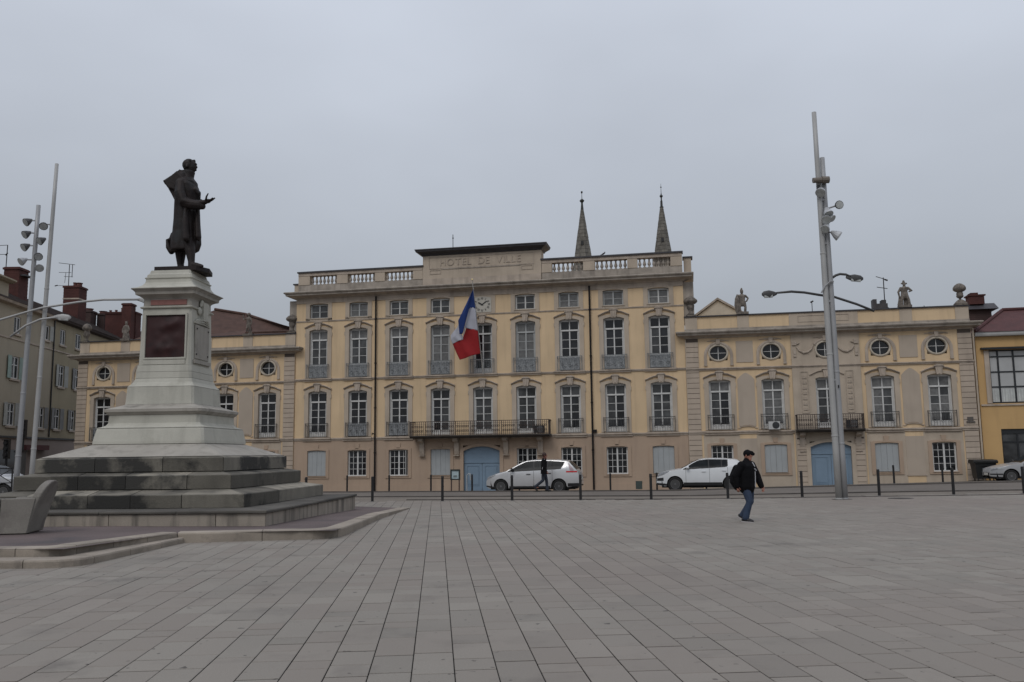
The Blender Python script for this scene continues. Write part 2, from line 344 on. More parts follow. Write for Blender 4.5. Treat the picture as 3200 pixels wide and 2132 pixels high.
# ================= TOWN HALL =================
hall = thing('town_hall', 'long ochre and beige town hall with arched windows, stone balustrade and two lower wings', 'town hall', (0, 52, 0), -YAW)
def hp(mb, name, m, smooth=False, parent=None, label=None, kind=None): return mb.build(name, m, parent or hall, smooth=smooth, label=label, kind=kind)
def grid_wall(u0, u1, v0, v1, ops, y0=0.0, depth=0.32, back=True):
    b = MB(); us = sorted({u0, u1, *[o[0] for o in ops], *[o[1] for o in ops]}); vs = sorted({v0, v1, *[o[2] for o in ops], *[o[3] for o in ops]})
    us = [u for u in us if u0 <= u <= u1]; vs = [v for v in vs if v0 <= v <= v1]
    for i in range(len(us)-1):
        for j in range(len(vs)-1):
            cu, cv = (us[i]+us[i+1])/2, (vs[j]+vs[j+1])/2
            if any(o[0] < cu < o[1] and o[2] < cv < o[3] for o in ops): continue
            b.quad((us[i], y0, vs[j]), (us[i+1], y0, vs[j]), (us[i+1], y0, vs[j+1]), (us[i], y0, vs[j+1]))
    for (a, c, d, e) in ops:
        y1 = y0+depth
        b.quad((a, y0, d), (a, y0, e), (a, y1, e), (a, y1, d)); b.quad((c, y0, e), (c, y0, d), (c, y1, d), (c, y1, e))
        b.quad((a, y0, e), (c, y0, e), (c, y1, e), (a, y1, e)); b.quad((c, y0, d), (a, y0, d), (a, y1, d), (c, y1, d))
        if back: b.quad((a, y1, d), (c, y1, d), (c, y1, e), (a, y1, e))
    return b
MB_U = [-12.2+2.603*i for i in range(9)]
RW_U = [11.85+2.867*i for i in range(5)]
LW_U = [-15.5-2.87*i for i in range(5)]
HW = 0.66
# openings a bit larger than the stone surrounds' inner edge
opsM = []
for i, u in enumerate(MB_U):
    opsM.append((u-HW, u+HW, 2.90, 5.80)); opsM.append((u-HW, u+HW, 6.50, 9.62))
    opsM.append((u-HW, u+HW, 10.2, 11.18))
    if i != 4: opsM.append((u-HW, u+HW, 0.56, 2.10))
opsM.append((-3.02, -0.78, -0.6, 2.30))
ML, MR = -13.69, 10.03
hp(grid_wall(ML, MR, 2.8, 11.6, [o for o in opsM if o[2] > 2.85]), 'upper_wall', YEL)
hp(grid_wall(ML, MR, -0.9, 2.8, [o for o in opsM if o[2] < 2.85], y0=-0.02), 'ground_storey_wall', PINK)
b = MB(); b.box(ML, MR, 0.4, 11, -0.9, 12.0); b.quad((ML, 0, -.9), (ML, .4, -.9), (ML, .4, 12), (ML, 0, 12)); b.quad((MR, 0, -.9), (MR, .4, -.9), (MR, .4, 12), (MR, 0, 12)); hp(b, 'rear_block', YEL)
# base course
hp(MB().box(ML+.01, -3.22, -0.055, -0.021, -0.9, 0.03).box(-.58, MR-.01, -0.055, -0.021, -0.9, 0.03), 'plinth_course', PINK)

def belt(u0, u1, z0, z1, pr, m=TRIM, nm='string_course', y0=0.0):
    h = z1-z0
    b = MB(); b.profx([(y0+.02, z0), (y0-pr*.55, z0), (y0-pr*.6, z0+h*.45), (y0-pr, z0+h*.6), (y0-pr, z1), (y0+.02, z1+.02)], u0, u1); return hp(b, nm, m)
for i in range(10):           # belts break forward under each window, plain between
    pass
segs = [ML] + [x for u in MB_U for x in (u-.92, u+.92)] + [MR]
for z0, z1, pr in ((2.72, 2.89, .10), (6.38, 6.52, .09)):
    for k in range(len(segs)-1):
        belt(segs[k]+.001, segs[k+1]-.001, z0-(.03 if k % 2 else 0), z1-(.0 if k % 2 else .02), pr+(.07 if k % 2 else 0), nm='window_sill' if k % 2 else 'string_course')
belt(ML, MR, 10.05, 10.13, .05)
# frieze, cornice
FRZ = [(-.03, 11.22), (-.05, 11.24), (-.05, 11.50), (.02, 11.50), (.02, 11.22)]
hp(MB().profx(FRZ, ML, MR), 'frieze', TRIM)
E1, E2 = ML-.50, MR+.62
def cornice(prof, u0, u1, ret, name, m, seg=None):
    # profile (projection, z) front run with returns of matching projection at both ends
    L = []
    for p, z in prof:
        L.append([(u0-p, 2.2, z), (u0-p, -p, z), (u1+p, -p, z), (u1+p, 2.2, z)])
    b = MB(); b.rings(L, cap=False, close=False)
    a = L[-1]; b.quad(a[0], a[1], a[2], a[3])
    a = L[0]; b.quad(a[3], a[2], a[1], a[0])
    return hp(b, name, m)
cornice([(.03, 11.50), (.08, 11.52), (.10, 11.56), (.22, 11.60), (.40, 11.64), (.44, 11.66)], ML, MR, 0, 'cornice_bed', TRIM)
cornice([(.44, 11.661), (.52, 11.67), (.53, 11.76), (.60, 11.80), (.63, 11.86), (.60, 11.90), (.0, 11.97)], ML, MR, 0, 'cornice', GREYST)
# parapet with balustrades
PG = [(-12.85, -11.06), (-10.35, -8.57), (-7.93, -6.12), (2.45, 4.32), (5.0, 6.9), (7.48, 9.38)]
def parapet(u0, u1, groups):
    b = MB(); b.box(u0, u1, .03, .38, 11.9, 12.42); hp(b, 'parapet_base', GREYST)
    hp(MB().box(u0, u1, -.02, .42, 12.98, 13.17), 'parapet_rail', TRIM)
    hp(MB().box(u0-.06, u1+.06, -.09, .48, 13.172, 13.26), 'parapet_capping', ZINC)
    x = u0
    for a, c in groups+[(u1, u1)]:
        if a > x: hp(MB().box(x, a, .0, .40, 12.421, 12.979), 'parapet_pier', BEI)
        x = c
parapet(-13.61, -5.50, PG[:3]); parapet(1.85, 10.04, PG[3:])
bal = MB(); bal.lathe([(.085, 12.421), (.085, 12.47), (.05, 12.49), (.045, 12.52), (.095, 12.60), (.10, 12.66), (.06, 12.78), (.045, 12.88), (.06, 12.92), (.085, 12.93), (.085, 12.979)], n=8)
balm = bal.mesh('baluster', GREYST, True)
for a, c in PG:
    for k in range(7): obj('baluster', balm, hall, (a+(c-a)*(k+.5)/7, .2, 0))
    if a > 7: hp(MB().box(8.35, 9.378, .24, .385, 12.421, 12.979), 'blocked_balustrade', GREYST)
# the parapet's right-hand return and the projecting side pier
hp(MB().box(10.12, 10.55, .5, 1.2, 11.9, 12.95), 'parapet_pier', BEI); hp(MB().box(10.06, 10.64, .44, 1.26, 12.951, 13.03), 'parapet_capping', ZINC)
hp(MB().box(-14.1, -13.72, .5, 1.2, 11.9, 12.55), 'parapet_pier', BEI); hp(MB().box(-14.18, -13.66, .44, 1.26, 12.551, 12.63), 'parapet_capping', ZINC)
# attic
AU0, AU1 = -5.48, 1.83
hp(MB().box(AU0, AU1, -.03, .9, 11.9, 13.86), 'attic_wall', BEI)
hp(MB().box(AU0+.02, AU1-.02, -.07, -.031, 11.9, 12.38), 'attic_base', TRIM)
def frame(b, u0, u1, z0, z1, w, y0, y1):
    b.box(u0, u1, y0, y1, z1-w, z1); b.box(u0, u1, y0, y1, z0, z0+w); b.box(u0, u0+w, y0, y1, z0+w, z1-w); b.box(u1-w, u1, y0, y1, z0+w, z1-w)
b = MB(); frame(b, -5.10, 1.40, 12.98, 13.72, .05, -.055, -.031); hp(b, 'tablet_moulding', TRIM)
hp(MB().box(-4.28, .58, -.06, -.032, 12.93, 12.975), 'tablet_ledge', GREYST)
for a in (-5.05, .62):
    b = MB(); frame(b, a, a+.72, 12.66, 12.92, .035, -.055, -.031); hp(b, 'small_tablet', TRIM)
cornice_attic = [(.0, 13.80), (.06, 13.84), (.10, 13.90), (.30, 14.0), (.36, 14.02), (.38, 14.10), (.42, 14.14), (.40, 14.18), (0, 14.22)]
L = [[(AU0-p, 1.1, z), (AU0-p, -p-.03, z), (AU1+p, -p-.03, z), (AU1+p, 1.1, z)] for p, z in cornice_attic]
b = MB(); b.rings(L, cap=False, close=False); a = L[-1]; b.quad(*a); hp(b, 'attic_cornice', ZINC)
# lettering
def glyph(ch):
    c = bpy.data.curves.new('letter', 'FONT'); c.body = ch; c.size = .60; c.extrude = .02; o = bpy.data.objects.new('letter', c); COL.objects.link(o)
    bpy.context.view_layer.update(); me = bpy.data.meshes.new_from_object(o.evaluated_get(bpy.context.evaluated_depsgraph_get())); bpy.data.objects.remove(o)
    x0 = min(v.co.x for v in me.vertices); w = max(v.co.x for v in me.vertices)-x0
    for v in me.vertices: v.co.x -= x0
    me.materials.clear(); me.materials.append(TRIM); return me, w
glyphs = {ch: glyph(ch) for ch in 'HOTELDVI'}
word = "HOTEL DE VILLE"; adv = [(.34 if ch == ' ' else glyphs[ch][1]+.085) for ch in word]
xx = -1.85-sum(adv)/2
for ch, a_ in zip(word, adv):
    if ch != ' ':
        lo_ = obj('letter', glyphs[ch][0], hall, (xx, -.045, 13.16)); lo_.rotation_euler = (pi/2, 0, 0)
    xx += a_

# ---------------- window kit (meshes centred on u=0) ----------------
def arcpts(hw, zs, rise, n=8):
    return [(-hw+2*hw*i/n, zs+rise*(1-((2*i/n-1)**2))) for i in range(n+1)]
def ring_surround(b, ohw, ihw, z0, zs, rise, otop, y0, y1, yin, hood=False):
    inner = [(-ihw, z0)] + arcpts(ihw, zs, rise) + [(ihw, z0)]
    n = len(inner); outer = [(-ohw, z0)] + [(-ohw+2*ohw*i/8, otop+rise*(1-((2*i/8-1)**2))) for i in range(9)] + [(ohw, z0)]
    for i in range(n-1):
        a, c, d, e = inner[i], inner[i+1], outer[i+1], outer[i]
        b.quad((e[0], y0, e[1]), (a[0], y0, a[1]), (c[0], y0, c[1]), (d[0], y0, d[1]))
        b.quad((a[0], y0, a[1]), (a[0], yin, a[1]), (c[0], yin, c[1]), (c[0], y0, c[1]))
        b.quad((e[0], y1, e[1]), (e[0], y0, e[1]), (d[0], y0, d[1]), (d[0], y1, d[1]))
KIT = {}
def kit_tall(h):      # h = height from sill to spring; two-leaf french window with a transom light
    z0, zs, rise = 0, h, .12; k = {}
    b = MB(); ring_surround(b, .86, .60, z0, zs, rise, zs+.14, -.045, .02, .30)
    b.box(-.90, -.85, -.06, .0, zs-.35, zs-.12); b.box(.85, .90, -.06, .0, zs-.35, zs-.12)
    k['surround'] = b.mesh('window', BEI)
    # eared hood following the arch
    b = MB()
    pts = [(-.90, zs+.15), (-.78, zs+.20), (-.62, zs+.275), (-.42, zs+.35), (-.17, zs+.39)]
    for sgn in (-1, 1):
        o = [(p[0]*-sgn, p[1]) for p in pts]
        rs = [[(x, .0, z), (x, -.07, z), (x, -.10, z+.03), (x, -.13, z+.06), (x, -.13, z+.085), (x, .0, z+.11)] for x, z in o]
        b.rings(rs)
    k['hood'] = b.mesh('window_hood', TRIM)
    b = MB(); b.prism([(-.13, zs+.05), (.13, zs+.05), (.19, zs+.46), (.15, zs+.50), (-.15, zs+.50), (-.19, zs+.46)], -.15, .0)
    cap = [(-.26, zs+.47), (-.24, zs+.53), (-.12, zs+.59), (.12, zs+.59), (.24, zs+.53), (.26, zs+.47), (.2, zs+.501), (-.2, zs+.501)]
    b.prism(cap, -.19, .0); b.prism([(-.05, zs+.1), (.05, zs+.1), (.07, zs+.42), (-.07, zs+.42)], -.175, -.15)
    k['key'] = b.mesh('keystone', TRIM)
    ztr = zs-.56; zl = .42
    b = MB()      # frame
    yf0, yf1 = .16, .22
    top = arcpts(.60, zs, rise)
    b.box(-.60, -.53, yf0, yf1, 0, zs+.02); b.box(.53, .60, yf0, yf1, 0, zs+.02); b.box(-.53, -.50, yf0+.025, yf1, 0, zs+.02); b.box(.50, .53, yf0+.025, yf1, 0, zs+.02)
    b.prism([(-.5, zs-.05), (.5, zs-.05)] + [(x, z+.01) for x, z in reversed(arcpts(.5, zs+.03, rise*.8))], yf0, yf1)
    b.box(-.50, .50, yf0-.03, yf1, ztr-.05, ztr+.04)
    b.box(-.035, .035, yf0-.012, yf1, .30, ztr-.051); b.box(-.03, .03, yf0-.006, yf1, ztr+.041, zs-.03)
    b.box(-.499, -.455, yf0+.01, yf1, .02, ztr-.051); b.box(.455, .499, yf0+.01, yf1, .02, ztr-.051)
    b.box(-.455, .455, yf0+.012, yf1, .02, .32)      # bottom panels
    rows = [.32 + (ztr-.05-.32)*i/4 for i in range(5)]
    for z in rows[1:4]: b.box(-.455, -.036, yf0+.015, yf1, z-.014, z+.014); b.box(.036, .455, yf0+.015, yf1, z-.014, z+.014)
    k['frame'] = b.mesh('window_frame', WHITE); kb = b.mesh('window_frame', GREYP); k['frame_grey'] = kb
    P = []
    pw, ph = (.455-.036)/2, (rows[1]-rows[0])/2-.014
    pb = MB().box(-pw, pw, 0, .012, -ph, ph); k['pane'] = pb.mesh('pane', G_DARK)
    tw, th = (.50-.031)/2, (zs-.05-(ztr+.04))/2
    k['tpane'] = MB().box(-tw, tw, 0, .012, -th, th).mesh('pane', G_DARK)
    k['pos'] = [('pane', s*(.036+pw), (rows[i]+rows[i+1])/2) for i in range(4) for s in (-1, 1)] + [('tpane', s*(.031+tw), ztr+.04+th) for s in (-1, 1)]
    k['yp'] = .195
    return k
KIT['t1'] = kit_tall(2.72); KIT['t2'] = kit_tall(2.94)
def kit_small():
    k = {}; h = .86
    b = MB(); ring_surround(b, .86, .60, -.20, h, .07, h+.12, -.035, .02, .28); b.box(-.86, .86, -.035, .02, -.22, 0); b.box(-.66, .66, -.075, .1, -.05, .0)
    k['surround'] = b.mesh('window', BEI)
    b = MB(); y0, y1 = .14, .2
    b.box(-.6, -.51, y0, y1, 0, h); b.box(.51, .6, y0, y1, 0, h); b.prism([(-.51, h-.06), (.51, h-.06)]+[(x, z) for x, z in reversed(arcpts(.51, h+.01, .05))], y0, y1)
    b.box(-.51, .51, y0, y1, 0, .06); b.box(-.04, .04, y0-.01, y1, .061, h-.061); b.box(-.51, -.041, y0+.01, y1, .40, .425); b.box(.041, .51, y0+.01, y1, .40, .425)
    k['frame'] = b.mesh('window_frame', WHITE); k['frame_grey'] = b.mesh('window_frame', GREYP)
    k['pane'] = MB().box(-.234, .234, 0, .012, -.17, .17).mesh('pane', G_DARK)
    k['pos'] = [('pane', s*.275, z) for s in (-1, 1) for z in (.23, .60)]; k['yp'] = .175
    return k
KIT['s'] = kit_small()
def kit_ground(blind=False):
    k = {}; h = 1.50
    b = MB(); ring_surround(b, .80, .60, -.02, h, .05, h+.10, -.045, .0, .26); b.box(-.80, .80, -.045, .0, -.16, -.02); b.box(-.64, .64, -.08, .1, -.06, -.0205)
    b.prism([(-.10, h+.10), (.10, h+.10), (.14, h+.40), (-.14, h+.40)], -.045, .0)
    k['surround'] = b.mesh('window', PINK)
    y0, y1 = .12, .18
    b = MB()
    if blind:
        for x in (-.59, -.295, .005, .30):
            b.box(x, x+.288, .05, .09, .005, h+.045)
        k['frame'] = b.mesh('shutter', SHUT); k['pos'] = []; k['yp'] = 0; return k
    b.box(-.6, -.52, y0, y1, 0, h+.04); b.box(.52, .6, y0, y1, 0, h+.04); b.box(-.52, .52, y0, y1, h-.03, h+.05); b.box(-.64, .64, y0-.10, y1, -.02, .045)
    b.box(-.045, .045, y0-.01, y1, .046, h-.031)
    cw = (.52-.045)/2
    for s in (-1, 1):
        b.box(s*(.045+cw)-.013, s*(.045+cw)+.013, y0+.012, y1, .046, h-.031)
        for i in (1, 2, 3):
            z = .046+(h-.077)*i/4
            a = sorted((s*.046, s*.519)); b.box(a[0], a[1], y0+.016, y1, z-.012, z+.012)
    k['frame'] = b.mesh('window_frame', WHITE)
    rh = (h-.077)/4
    k['pane'] = MB().box(-cw/2+.008, cw/2-.008, 0, .012, -rh/2+.013, rh/2-.013).mesh('pane', G_DARK)
    k['pos'] = [('pane', s*(.045+cw*(c+.5)), .046+rh*(i+.5)) for s in (-1, 1) for c in (0, 1) for i in range(4)]; k['yp'] = .155
    b = MB(); b.box(.48, .512, -.16, .11, .05, h-.03); k['leaf'] = b.mesh('open_shutter', GREYP)
    return k
KIT['g'] = kit_ground(); KIT['b'] = kit_ground(True)
def railing(w, h, belly=.0, ornate=True):
    b = MB(); hw = w/2; y = -.16
    b.box(-hw, hw, y-.015, y+.02, h-.03, h); b.box(-hw, hw, y-.01, y+.012, .03, .05); b.box(-hw, hw, y-.01, y+.012, h-.16, h-.145)
    for s in (-1, 1): b.box(s*hw-.014, s*hw+.014, y-.014, y+.014, 0, h+.02); b.box(min(s*hw, s*hw)-.01, s*hw+.01, y, .0, h-.03, h-.01)
    n = int(w/.13)
    for i in range(1, n): x = -hw+w*i/n; b.box(x-.007, x+.007, y-.007, y+.007, .05, h-.146)
    if ornate:
        for cx in (-w*.27, 0, w*.27):      # scrolls
            for sg in (-1, 1):
                pts = [(cx+sg*(.02+.10*t)*cos(5.2*t+.6), y-.012, h*.42+sg*.0+(.02+.15*t)*sin(5.2*t+.6)*sg) for t in [i/12 for i in range(13)]]
                b.tube(pts, .008, n=4, ref=(0, 1, 0))
            b.lathe([(.035, h*.42-.03), (.045, h*.42), (.035, h*.42+.03)], (cx, y-.01), 6)
        for i in range(int(w/.09)): x = -hw+.045+.09*i; b.tube([(x-.03, y-.01, h-.14), (x, y-.012, h-.09), (x+.03, y-.01, h-.04)], .006, n=4)
    return b
KIT['rail'] = railing(1.42, .84).mesh('window_railing', IRON)
KIT['railL'] = railing(1.42, .84).mesh('window_railing', mat('grey_iron_paint', (0.13, 0.14, 0.145), 0.6, var=0.3, scale=10))
KIT['back'] = MB().box(-.58, .58, -.02, .0, .03, .79).mesh('balcony_backing', IRONL)
GL = {'d': G_DARK, 'm': G_MID, 'c': G_CURT, 'p': G_PALE}
def place_window(kind, u, z, glass='d', frame='frame', rail=None, back=False, hood=True, surround_mat=None, top=None, y=0.0, nopane=False, key=True):
    k = KIT[kind]
    w = obj('window', k['surround'], hall, (u, y, z))
    if surround_mat: w.material_slots[0].link = 'OBJECT'; w.material_slots[0].material = surround_mat
    if hood and 'hood' in k: obj('window_hood', k['hood'], w)
    if hood and key and 'key' in k: obj('keystone', k['key'], w)
    obj('shutter' if kind == 'b' else 'window_frame', k.get(frame, k['frame']), w)
    for i, (pn, px, pz) in enumerate(k['pos']):
        p = obj('pane', k[pn], w, (px, k['yp'], pz), rnd.uniform(-.004, .004)); p.rotation_euler.x = rnd.uniform(-.012, .012)
        gl = glass
        if pn == 'tpane' and top: gl = top
        if len(gl) > 1: gl = gl[i % len(gl)]
        p.material_slots[0].link = 'OBJECT'; p.material_slots[0].material = GL[gl]
    if rail: obj('window_railing', KIT[rail], w, (0, 0, 0))
    if back: obj('balcony_backing', KIT['back'], w, (0, 0, 0))
    return w
# main block
g1 = ['d', 'd', 'd', 'dm', 'm', 'm', 'md', 'md', 'm']
for i, u in enumerate(MB_U):
    place_window('t1', u, 2.93, g1[i], rail=None if 3 <= i <= 5 else 'rail', back=i in (1, 2), top='m' if i > 3 else 'd')
    place_window('t2', u, 6.54, ['m', 'm', 'm', 'c', 'dm', 'c', 'd', 'd', 'md'][i], rail='railL', back=i != 4, top=['c', 'c', 'c', 'c', 'm', 'c', 'd', 'd', 'd'][i], frame='frame_grey' if i in (3, 5) else 'frame')
    if i != 4: place_window('s', u, 10.27, ['m', 'c', 'm', 'm', '', 'm', 'c', 'c', 'c'][i], frame='frame_grey' if i in (0, 1, 6, 7) else 'frame')
    if i in (0, 3, 8): place_window('b', u, .59, y=-.02)
    elif i != 4:
        w = place_window('g', u, .59, 'd', y=-.02)
        if i == 2: obj('open_shutter', KIT['g']['leaf'], w)
# clock in the middle attic window
ck = MB(); ck.box(MB_U[4]-.80, MB_U[4]+.80, -.035, .02, 10.13, 11.22); hp(ck, 'clock_surround', BEI)
clock = MB(); clock.prism([(-.56, -.47), (.56, -.47)] + [(x, z) for x, z in reversed(arcpts(.56, .40, .08))], -.06, -.036)
clock = clock.build('clock_face', CLOCKW, hall, (MB_U[4], 0, 10.66))
b = MB()
for k in range(12):
    a = k*pi/6
    rx, rz = .43*sin(a), .36*cos(a)
    ux, uz = sin(a), cos(a); px, pz = uz, -ux
    strokes = {0: 3, 1: 1, 2: 2, 3: 3, 4: 3, 5: 2, 6: 3, 7: 3, 8: 4, 9: 3, 10: 2, 11: 3}[k]
    for q in range(strokes):
        o = (q-(strokes-1)/2)*.045; tilt = .03 if k in (5, 10, 6, 11, 0) and q == 0 else 0
        c1 = (rx-ux*.07+px*(o-tilt), rz-uz*.07+pz*(o-tilt)); c2 = (rx+ux*.07+px*(o+tilt), rz+uz*.07+pz*(o+tilt))
        b.quad((c1[0]-px*.012, -.064, c1[1]-pz*.012), (c1[0]+px*.012, -.064, c1[1]+pz*.012), (c2[0]+px*.012, -.064, c2[1]+pz*.012), (c2[0]-px*.012, -.064, c2[1]-pz*.012))
b.build('numerals', BLACK, clock)
def hand_poly(ang, ln, wd):
    ux, uz = sin(ang), cos(ang); px, pz = uz, -ux
    P = [(-ux*.08+px*wd*.6, -uz*.08+pz*wd*.6), (ux*ln*.7+px*wd, uz*ln*.7+pz*wd), (ux*ln, uz*ln), (ux*ln*.7-px*wd, uz*ln*.7-pz*wd), (-ux*.08-px*wd*.6, -uz*.08-pz*wd*.6)]
    return MB().prism(P, -.078, -.068)
hand_poly(radians(56), .40, .035).build('minute_hand', BLACK, clock); hand_poly(radians(-62), .30, .042).build('hour_hand', BLACK, clock, (0, -.012, 0))
# blue carriage doors
def carriage_door(u, hw, zb, zs, rise, zt, trim, names=True):
    b = MB(); inner = [(-hw, zb)] + arcpts(hw, zs, rise, 12) + [(hw, zb)]; ow = hw+.22
    outer = [(-ow, zb)] + [(-ow+2*ow*i/12, zs+.10+(rise+.06)*(1-((2*i/12-1)**2))) for i in range(13)] + [(ow, zb)]
    for i in range(len(inner)-1):
        a, c, d, e = inner[i], inner[i+1], outer[i+1], outer[i]
        b.quad((e[0], -.05, e[1]), (a[0], -.05, a[1]), (c[0], -.05, c[1]), (d[0], -.05, d[1]))
        b.quad((a[0], -.05, a[1]), (a[0], .25, a[1]), (c[0], .25, c[1]), (c[0], -.05, c[1]))
        b.quad((e[0], .0, e[1]), (e[0], -.05, e[1]), (d[0], -.05, d[1]), (d[0], .0, d[1]))
    d = b.build('carriage_doorway', trim, hall, (u, -.02, 0))
    MB().prism([(-hw, zt+.03), (hw, zt+.03)] + [(x, z) for x, z in reversed(arcpts(hw, zs, rise, 12))], .14, .18).build('overdoor_panel', BLUE, d)
    MB().box(-hw, hw, .10, .15, zt-.03, zt+.029).build('transom', BLUE, d)
    for s in (-1, 1):
        a = sorted((s*.008, s*(hw-.005))); lb = MB().box(a[0], a[1], .14, .18, zb, zt-.031)
        pa, pc = a[0]+.16, a[1]-.16
        for z0, z1 in ((zb+.55, zt-.18),):
            frame(lb, pa, pc, z0, z1, .03, .118, .139); lb.box(pa+.07, pc-.07, .122, .139, z0+.08, z1-.08)
        lb.box(a[0]+.02, a[1]-.02, .115, .139, zb, zb+.42)
        lb.build('door_leaf', BLUE, d)
    return d
carriage_door(-1.9, 1.09, -.6, 1.98, .26, 1.30, PINK)
# long first-floor balcony
def balcony(u0, u1, z, dep, rh, brackets, rust, nm='balcony'):
    s = MB(); s.profx([(0, z-.16), (-dep+.12, z-.16), (-dep+.02, z-.08), (-dep-.04, z-.06), (-dep-.04, z), (0, z)], u0, u1); sl = s.build(nm, mat('sooty_balcony_slab', (0.05, 0.043, 0.038), .9, var=.3, scale=3), hall)
    R = MB(); y = -dep+.03
    R.box(u0+.03, u1-.03, y-.02, y+.02, z+rh-.035, z+rh); R.box(u0+.03, u1-.03, y-.012, y+.012, z+.05, z+.07); R.box(u0+.03, u1-.03, y-.012, y+.012, z+rh-.16, z+rh-.145)
    n = int((u1-u0)/.115)
    for i in range(n+1):
        x = u0+.04+(u1-u0-.08)*i/n; t = .018 if i % 8 == 0 else .011
        R.box(x-t, x+t, y-t, y+t, z, z+rh-.036)
        if i < n and i % 8 not in (7,):
            for zz in (z+rh*.3, z+rh*.62):
                xm = x+.0575; r = .042
                R.tube([(xm+r*cos(q*pi/3), y-.012, zz+r*1.4*sin(q*pi/3)) for q in range(6)]+[(xm+r, y-.012, zz)], .012, n=4)
    for x in (u0+.04, u1-.04):
        R.box(x-.018, x+.018, y, 0, z+rh-.035, z+rh)
        for q in range(1, int(dep/.12)): R.box(x-.008, x+.008, y+q*.12-.008, y+q*.12+.008, z, z+rh-.036)
    R.build('balcony_railing', rust, sl)
    for ub in brackets:
        b = MB(); b.profx([(0, z-.165), (-dep*.62, z-.165), (-dep*.62, z-.30), (-dep*.45, z-.38), (-.20, z-.42), (-.17, z-.9), (-.10, z-1.12), (0, z-1.15)], ub-.14, ub+.14)
        b.box(ub-.17, ub+.17, -.22, .0, z-1.20, z-1.151); b.build('bracket', TRIM, sl)
    return sl
RUST = mat('rusty_iron', (0.045, 0.032, 0.027), 0.8, var=0.6, scale=8)
balcony(-6.02, 2.28, 2.90, .92, .82, [-5.50, -3.38, -.42, 1.62], RUST)
# drainpipes
for u, zb in ((-8.44, -.35), (4.66, -.30)):
    b = MB(); b.tube([(u, -.14, zb), (u, -.14, 11.46)], .055, n=8)
    for z in (1.9, 4.6, 7.3, 10.0): b.lathe([(.075, z), (.075, z+.09)], (u, -.14), 8)
    b.box(u-.03, u+.03, -.14, .01, 1.92, 1.98); b.box(u-.03, u+.03, -.14, .01, 7.32, 7.38)
    if u > 0: b.box(u+.05, u+.24, -.20, -.02, 2.92, 3.10)
    else: b.tube([(u-.02, -.16, 3.05), (u-.16, -.2, 3.12), (u-.14, -.22, 3.0)], .035, n=6)
    hp(b, 'drainpipe', DARKP, smooth=False)
hp(MB().box(7.02, 7.38, -.06, -.03, -.28, .17), 'ventilation_grille', mat('green_grille', (0.035, 0.05, 0.045), 0.6))
b = MB()
for q in range(8): b.box(7.05, 7.35, -.068, -.0601, -.25+.05*q, -.23+.05*q)
hp(b, 'grille_slats', mat('green_slat', (0.07, 0.09, 0.085), 0.6))
